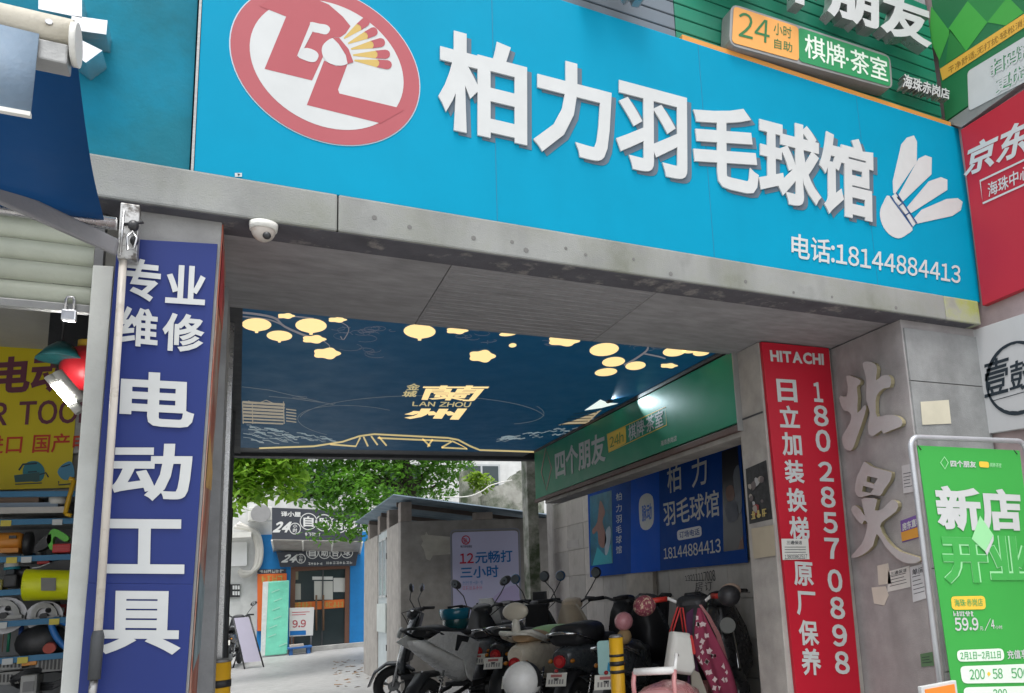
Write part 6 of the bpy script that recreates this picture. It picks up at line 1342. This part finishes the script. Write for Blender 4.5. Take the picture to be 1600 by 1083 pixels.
    return t
def local(t, p):
    """scooter coordinates to the place"""
    return Matrix.Translation(t.location) @ Matrix.Rotation(t.rotation_euler.z, 4, 'Z') @ Matrix.Scale(SC, 4) @ Vector(p)
cream, wht, blk, pink, dgr = paint('cream', (.74, .67, .54)), paint('white', (.80, .80, .78)), paint('black', (.028, .028, .031)), paint('pink', (.62, .28, .28)), paint('graphite', (.06, .068, .075))
A = scooter('white and black sporty scooter with a teal helmet, beside the shed corner', (752, 947), 9.2, R(46), wht, M_seat, blk, 'oval', sporty=True, seat_z=.84, tail=.86, plate=False, lamp=False, lamp_z=.70)
m = MB()
MB().box(-.5, -.1, -.16, -.158, .5, .52) 
for s_ in (-1, 1):
    m = MB(); m.prism([Vector((x, s_*.156, z)) for x, z in ((-.84, .80), (-.62, .86), (-.3, .83), (.06, .70), (-.02, .50), (-.10, .34), (-.18, .40), (-.24, .56), (-.55, .68))], (0, s_*.012, 0)); m.build('side_panel', wht, A, bevel=.005)
    m = MB(); m.prism([Vector((x, s_*.1705, z)) for x, z in ((-.36, .81), (-.14, .77), (-.18, .72), (-.28, .74), (-.36, .66), (-.40, .67))], (0, s_*.004, 0)); m.build('black_decal', M_black, A)
m = MB(); m.loft([[Vector((x-.3*(y*y), y, z)) for y in np.linspace(-w_, w_, 7)] for x, z, w_ in ((.56, .85, .15), (.55, 1.0, .13), (.50, 1.12, .08))], cap=False); m.build('windscreen', wht, A).modifiers.new('t', 'SOLIDIFY').thickness = .006
Bc = scooter('cream retro scooter with a tan seat, backrest and red round tail lamp', (893, 940), 8.5, R(45), cream, mat('tan seat', (.56, .37, .21), rough=.5), cream, 'round', fender=paint('ivory', (.82, .79, .70)), trim=mat('beige inner', (.60, .49, .36), rough=.5, stain=(.28, .22, .16), sscale=5), seat_z=.74, plate_z=.36, lamp_z=.56)
m = MB(); m.ball((-.80, 0, 1.0), (.045, .125, .08), 18, 10); m.build('backrest', paint('backrest', (.72, .66, .54), .5), Bc)
m = MB(); m.tube([(-.80, 0, .94), (-.79, 0, .80)], [.028, .045], 10); m.build('backrest_post', paint('ivory', (.82, .79, .70)), Bc)
m = MB(); m.tube([(-.80, 0, 0.810), (-.80, .15, 0.820), (-.70, .18, 0.780), (-.60, .175, 0.750), (-.35, .17, 0.750)], .020, 8); m.tube([(-.80, 0, 0.810), (-.80, -.15, 0.820), (-.70, -.18, 0.780), (-.60, -.175, 0.750), (-.35, -.17, 0.750)], .020, 8); m.build('rail_frame', paint('ivory', (.68, .64, 0.470)), Bc)
m = MB(); m.tube([(-.62, .150, 0.710), (-.3, .152, 0.695), (0, .12, 0.680)], .008, 6); m.tube([(-.62, -.150, 0.710), (-.3, -.152, 0.695), (0, -.12, 0.680)], .008, 6); m.build('seat_piping', M_black, Bc)
GC = thing('green_cushion', 'pale green soft pad strapped on the tan seat of the cream scooter', 'cushion', (0, 0, 0))
m = MB(); m.loft([sring(x, .78, w_, h_) for x, w_, h_ in ((-.26, .06, .02), (-.24, .15, .05), (-.05, .155, .055), (.03, .14, .05), (.06, .06, .02))]); m.build('pad', mat('pad green', (.42, .66, .36), rough=.6), GC)
m = MB(); m.box(-.12, -.07, -.162, .162, .52, .75); m.build('strap', M_black, GC)
GC.location, GC.rotation_euler, GC.scale = Bc.location, Bc.rotation_euler, Bc.scale
C_ = scooter('black scooter with a round blue-backed mirror, behind the cream scooter', (842, 936), 9.3, R(52), blk, M_seat, dgr, 'round', mcol=paint('mirror blue', (.03, .10, .20)), bar=.26)
m = MB(); m.box(.30, .34, -.13, .13, .55, 1.02); m.build('leg_apron', mat('black apron', (.012, .012, .014), rough=.8), C_, bevel=.015)
m = MB(); m.box(.40, .47, -.075, .075, 1.03, 1.15); m.build('phone_holder', M_black, C_, bevel=.012)
E2 = scooter('graphite scooter with a long black seat and mint green trim by the pilaster', (975, 937), 7.6, R(40), dgr, M_seat, blk, None, seat_z=.75, plate_z=.42, trim=M_black)
shell([(-.74, .79, .10, .05), (-.72, .79, .16, .09), (-.36, .79, .17, .10), (-.32, .79, .12, .06)]).build('top_box', M_black, E2)
for s_ in (-1, 1):
    m = MB(); m.tube([(.50, s_*.16, .50), (.47, s_*.17, .72), (.42, s_*.12, .90)], .010, 6); m.build('mint_trim', mat('mint trim', (.22, .45, .25), rough=.35), E2)

G2 = scooter('dark scooter with a round black basket and a pale blue rear board', (1010, 950), 7.0, R(50), dgr, M_seat, dgr, None, seat_z=.66, plate_z=.44, bar=.24)
m = MB(); m.loft([[Vector((.62+r_*math.cos(a), r_*1.1*math.sin(a), z)) for a in np.linspace(0, 6.283, 21)[:-1]] for r_, z in ((.10, .74), (.125, .78), (.15, .98), (.155, 1.0))]); m.build('basket', mat('basket weave', (.02, .022, .026), rough=.7, bump=.3, bscale=90), G2)
m = MB(); m.ball((.62, 0, 1.0), (.145, .155, .03), 16, 6); m.build('beige_cloth', mat('beige cloth', (.42, .33, .22), rough=.9, bump=.2, bscale=20), G2)
m = MB(); m.prism([Vector((-.90, y, z)) for y, z in rrect_quad([(-.06, .78), (.06, .78), (.06, .54), (-.06, .54)], .2)], (.035, 0, 0)); o = m.build('pale_blue_board', mat('pale aqua plastic', (.42, .70, .68), rough=.35), G2, bevel=.004)
m = MB(); m.prism([Vector((-.906, y, z)) for y, z in [(-.01, .57), (-.03, .56), (-.035, .60), (-.02, .63)]], (.004, 0, 0)); m.build('blue_sticker', mat('sticker cyan', (.02, .28, .5)), o)
m = MB(); m.tube([(-.87, 0, .62), (-.80, 0, .62)], .03, 8); m.build('board_bracket', M_black, G2)
HM = thing('pink_helmet', 'small round pink helmet with a smiling print on the dark scooter behind the bollard', 'helmet', (0, 0, 0))
m = MB(); m.ball((-.72, -.10, .90), (.075, .07, .07), 18, 10); m.build('helmet_shell', paint('helmet pink', (.62, .27, .30)), HM); m = MB(); m.tube([(-.72, -.10+.072*math.cos(a), .87+.02*math.sin(a)) for a in np.linspace(0, 3.14, 8)], .006, 5); m.build('chin_strap', M_black, HM)
m = MB(); m.ball((-.72, -.10, .79), (.055, .055, .06), 12, 6); m.build('padding', mat('tan padding', (.35, .24, .12), rough=.9), HM)
HM.location, HM.rotation_euler, HM.scale = G2.location, G2.rotation_euler, G2.scale
H2 = scooter('pink scooter with a white handlebar and red grips, hung with bags', (1080, 945), 5.3, R(47), pink, mat('pink seat', (.50, .26, .26), rough=.5), pink, None, bar=.25, bar_col=paint('bar white', (.82, .82, .80)), grips=mat('grip red', (.5, .03, .02), rough=.5), seat_z=.50, trim=M_black, plate=False, dz=-.15, lamp_z=.44, rail=False)
for q_ in (.12, -.12): MB().tube([(-.58, q_, .46), (-.61, q_, .62), (-.58, q_, .68)], .014, 8).build('child_rail', pink, H2)
m = MB(); m.tube([(-.58, .12, .68), (-.58, -.12, .68)], .022, 10); m.build('rail_pad', paint('bar white', (.82, .82, .80)), H2)
m = MB(); m.tube([(-.58, -.12, .68), (-.52, -.12, .76), (-.46, -.11, .75)], .011, 8); m.build('rail_hook', paint('bar white', (.82, .82, .80)), H2)
I2 = scooter('black scooter close to the pillar with oval mirrors, behind the pink scooter', (1126, 942), 5.95, R(-108), blk, M_seat, blk, None, bar=.24, plate=False)
K2s = scooter('black scooter pointing left by the shed corner, partly behind the white sporty scooter', (650, 978), 10.4, R(158), blk, M_seat, dgr, 'oval', plate=False)
N2s = scooter('silver grey scooter squeezed between the sporty scooter and the cream scooter', (792, 968), 10.1, R(60), paint('silver grey', (.20, .21, .22)), M_seat, paint('silver grey', (.20, .21, .22)), None, seat_z=.74)
WH = thing('white_helmet', 'white helmet with a black stripe hanging low behind the cream scooter', 'helmet', (0, 0, 0))
hq_ = at(816, 1064, Y=6.3); m = MB(); m.ball(hq_, (.15, .15, .15), 20, 12, v0=-.5); m.build('helmet_shell', wht, WH)
m = MB(); m.loft([[hq_+Vector((.155*math.cos(a)*math.cos(b), .155*math.sin(a)*math.cos(b), .155*math.sin(b))) for b in np.linspace(-.3, 1.5, 8)] for a in (-1.0, -.75, -.5)], cap=False); m.build('black_stripe', M_black, WH)
m = MB(); m.ball(hq_+Vector((0, 0, -.04)), (.135, .135, .11), 16, 8, v1=.3); m.build('padding', M_seat, WH)
m = MB(); m.tube([hq_+Vector((0, 0, -.10)), Vector((hq_.x, hq_.y, .012))], [.05, .05], 8); m.build('hook_stand', M_black, WH)
# gloves over the pink scooter's grips
def glove(lb, pt_, mm, cuff):
    o = thing('hand_cover', lb, 'hand cover', (0, 0, 0), 'winter hand covers on the pink handlebar'); R3 = Matrix.Rotation(H2.rotation_euler.z, 3, 'Z'); c = local(H2, pt_)
    m = MB(); m.ball(c, (.10, .085, .078), 16, 9, rot=R3); m.build('cover', mm, o); m = MB(); m.ball(c+R3 @ Vector((.07, .0, .03)), (.06, .08, .06), 14, 8, rot=R3); m.build('cuff', cuff, o); return o
M_leo = mat('leopard cloth', (.28, .06, .09), rough=.9, var=.2, vscale=20, stain=(.55, .42, .30), sscale=40, sthr=(.52, .58))
glove('leopard print hand cover on the left grip of the pink scooter', (.27, .30, 1.02), M_leo, M_seat); glove('black and beige hand cover on the right grip of the pink scooter', (.27, -.30, 1.05), M_seat, mat('beige lining', (.45, .33, .26), rough=.9))
# helmet on scooter A
HT = thing('teal_helmet', 'glossy dark teal open-face helmet resting on the white sporty scooter', 'helmet', (0, 0, 0))
hp = at(712, 970, Y=8.75); m = MB(); m.ball(hp, (.135, .135, .14), 22, 12, v0=-.45); m.build('helmet_shell', mat('helmet teal', (.008, .075, .085), rough=.12, coat=.6), HT)
m = MB(); m.ball(hp+Vector((0, 0, -.035)), (.122, .122, .11), 18, 8, v1=.3); m.build('padding', M_seat, HT)
m = MB(); vr = [[hp+Vector(((.150+.01*k)*math.cos(a), (.150+.01*k)*math.sin(a), .02+.055*k)) for a in np.linspace(3.0, 5.6, 10)] for k in range(3)]; m.loft(vr, cap=False); m.build('visor', mat('visor blue', (.01, .16, .25), rough=.1, coat=.5), HT).modifiers.new('t', 'SOLIDIFY').thickness = .004
m = MB(); m.tube([hp+Vector((0, 0, -.09)), Vector((hp.x, hp.y, .82))], [.05, .03], 8); m.build('chin_strap', M_black, HT)
# bags hanging from the pink handlebar
TB = thing('tote_bag', 'white paper tote bag with red straps hanging from the pink handlebar', 'bag', (0, 0, 0))
Yb = 4.95; PBg = Plane(Y=Yb)
m = MB(); tq = [PBg(1050, 987), PBg(1076, 990), PBg(1084, 1045), PBg(1078, 1055), PBg(1062, 1053), PBg(1041, 1049)]
fr = tq; cc_ = sum(fr, Vector())/6
m.loft([[p+Vector((0, .05, 0)) for p in fr], [p+Vector((0, -.02, 0))+(p-cc_)*.02 for p in fr], [cc_+(p-cc_)*.8+Vector((0, -.05, 0)) for p in fr]]); m.build('bag_body', mat('tote white', (.66, .66, .62), rough=.7, var=.05, bump=.12, bscale=10), TB, bevel=.012)
for dx in (0, .045):
    m = MB(); m.tube([PBg(1053, 989)+Vector((0, .02+dx, 0)), PBg(1065, 950)+Vector((0, .02+dx, 0)), PBg(1069, 950)+Vector((0, .02+dx, 0)), PBg(1075, 992)+Vector((0, .02+dx, 0))], .006, 6); m.build('strap', mat('strap red', (.50, .03, .03), rough=.6), TB)
m = MB(); q = [PBg(x, y, .045) for x, y in smooth_loop([(1073, 994), (1077, 993), (1080, 1008), (1082, 1020), (1079, 1022), (1074, 1020), (1076, 1010)], 2)]; m.add(q, [tuple(range(len(q)))]); m.build('red_lettering', mat('strap red', (.50, .03, .03)), TB)
RC = thing('dotted_apron', 'dark red riding apron with white flower dots draped over the pink scooter', 'apron', (0, 0, 0))
Ya = 5.05; PA = Plane(Y=Ya)
left = smooth_loop([(1090, 950), (1086, 985), (1087, 1020), (1100, 1050), (1118, 1095)], 4, False); right = smooth_loop([(1096, 950), (1112, 985), (1126, 1015), (1142, 1050), (1156, 1095)], 4, False)
nn = len(left); rings = []
for i in range(nn):
    rings.append([PA(left[i][0]+(right[i][0]-left[i][0])*u, left[i][1]+(right[i][1]-left[i][1])*u)+Vector((0, .022*math.sin(u*9+i*.25)*(.3+i/nn), 0)) for u in np.linspace(0, 1, 15)])
m = MB(); m.add([p for r_ in rings for p in r_], [(i*15+k, i*15+k+1, (i+1)*15+k+1, (i+1)*15+k) for i in range(nn-1) for k in range(14)], True); ap = m.build('cloth', mat('apron wine', (.26, .032, .075), rough=.85, var=.1, bump=.08, bscale=30), RC); ap.modifiers.new('t', 'SOLIDIFY').thickness = .006
m = MB()
for k in range(34):
    i, u = rnd.randint(2, nn-3), rnd.uniform(.06, .92); k2 = int(u*14); p = rings[i][k2]+Vector((0, -.010, 0)); s_ = .013+rnd.uniform(0, .006); a0 = rnd.uniform(0, 6)
    q = [p+Vector((s_*(1+.35*math.cos(4*a))*math.cos(a+a0), 0, s_*(1+.35*math.cos(4*a))*math.sin(a+a0))) for a in np.linspace(0, 6.283, 13)[:-1]]; m.add(q, [tuple(range(12))])
m.build('flower_print', mat('apron dots', (.66, .52, .52), rough=.85), RC)['kind'] = 'stuff'
m = MB(); lw = [(1079, 958), (1090, 950), (1088, 990), (1098, 1050), (1112, 1095), (1080, 1095), (1082, 1040), (1086, 1010), (1078, 980)]; m.prism([PA(x, y)+Vector((0, .06, 0)) for x, y in lw], (0, .01, 0)); m.build('lining', mat('apron plum', (.07, .02, .06), rough=.9), RC)
m = MB(); q = [(1083, 1045), (1096, 1052), (1112, 1095), (1085, 1095)]; m.prism([PA(x, y)+Vector((0, .03, 0)) for x, y in q], (0, .01, 0)); m.build('beige_backing', mat('apron beige', (.40, .37, .31), rough=.9), RC)
# wall scooter at the left edge of the yard
J2 = scooter('black scooter far in the yard, mostly hidden behind the left passage wall', (372, 985), 22.2, R(80), blk, M_seat, blk, 'oval', group=None)
J2.location.z = .004
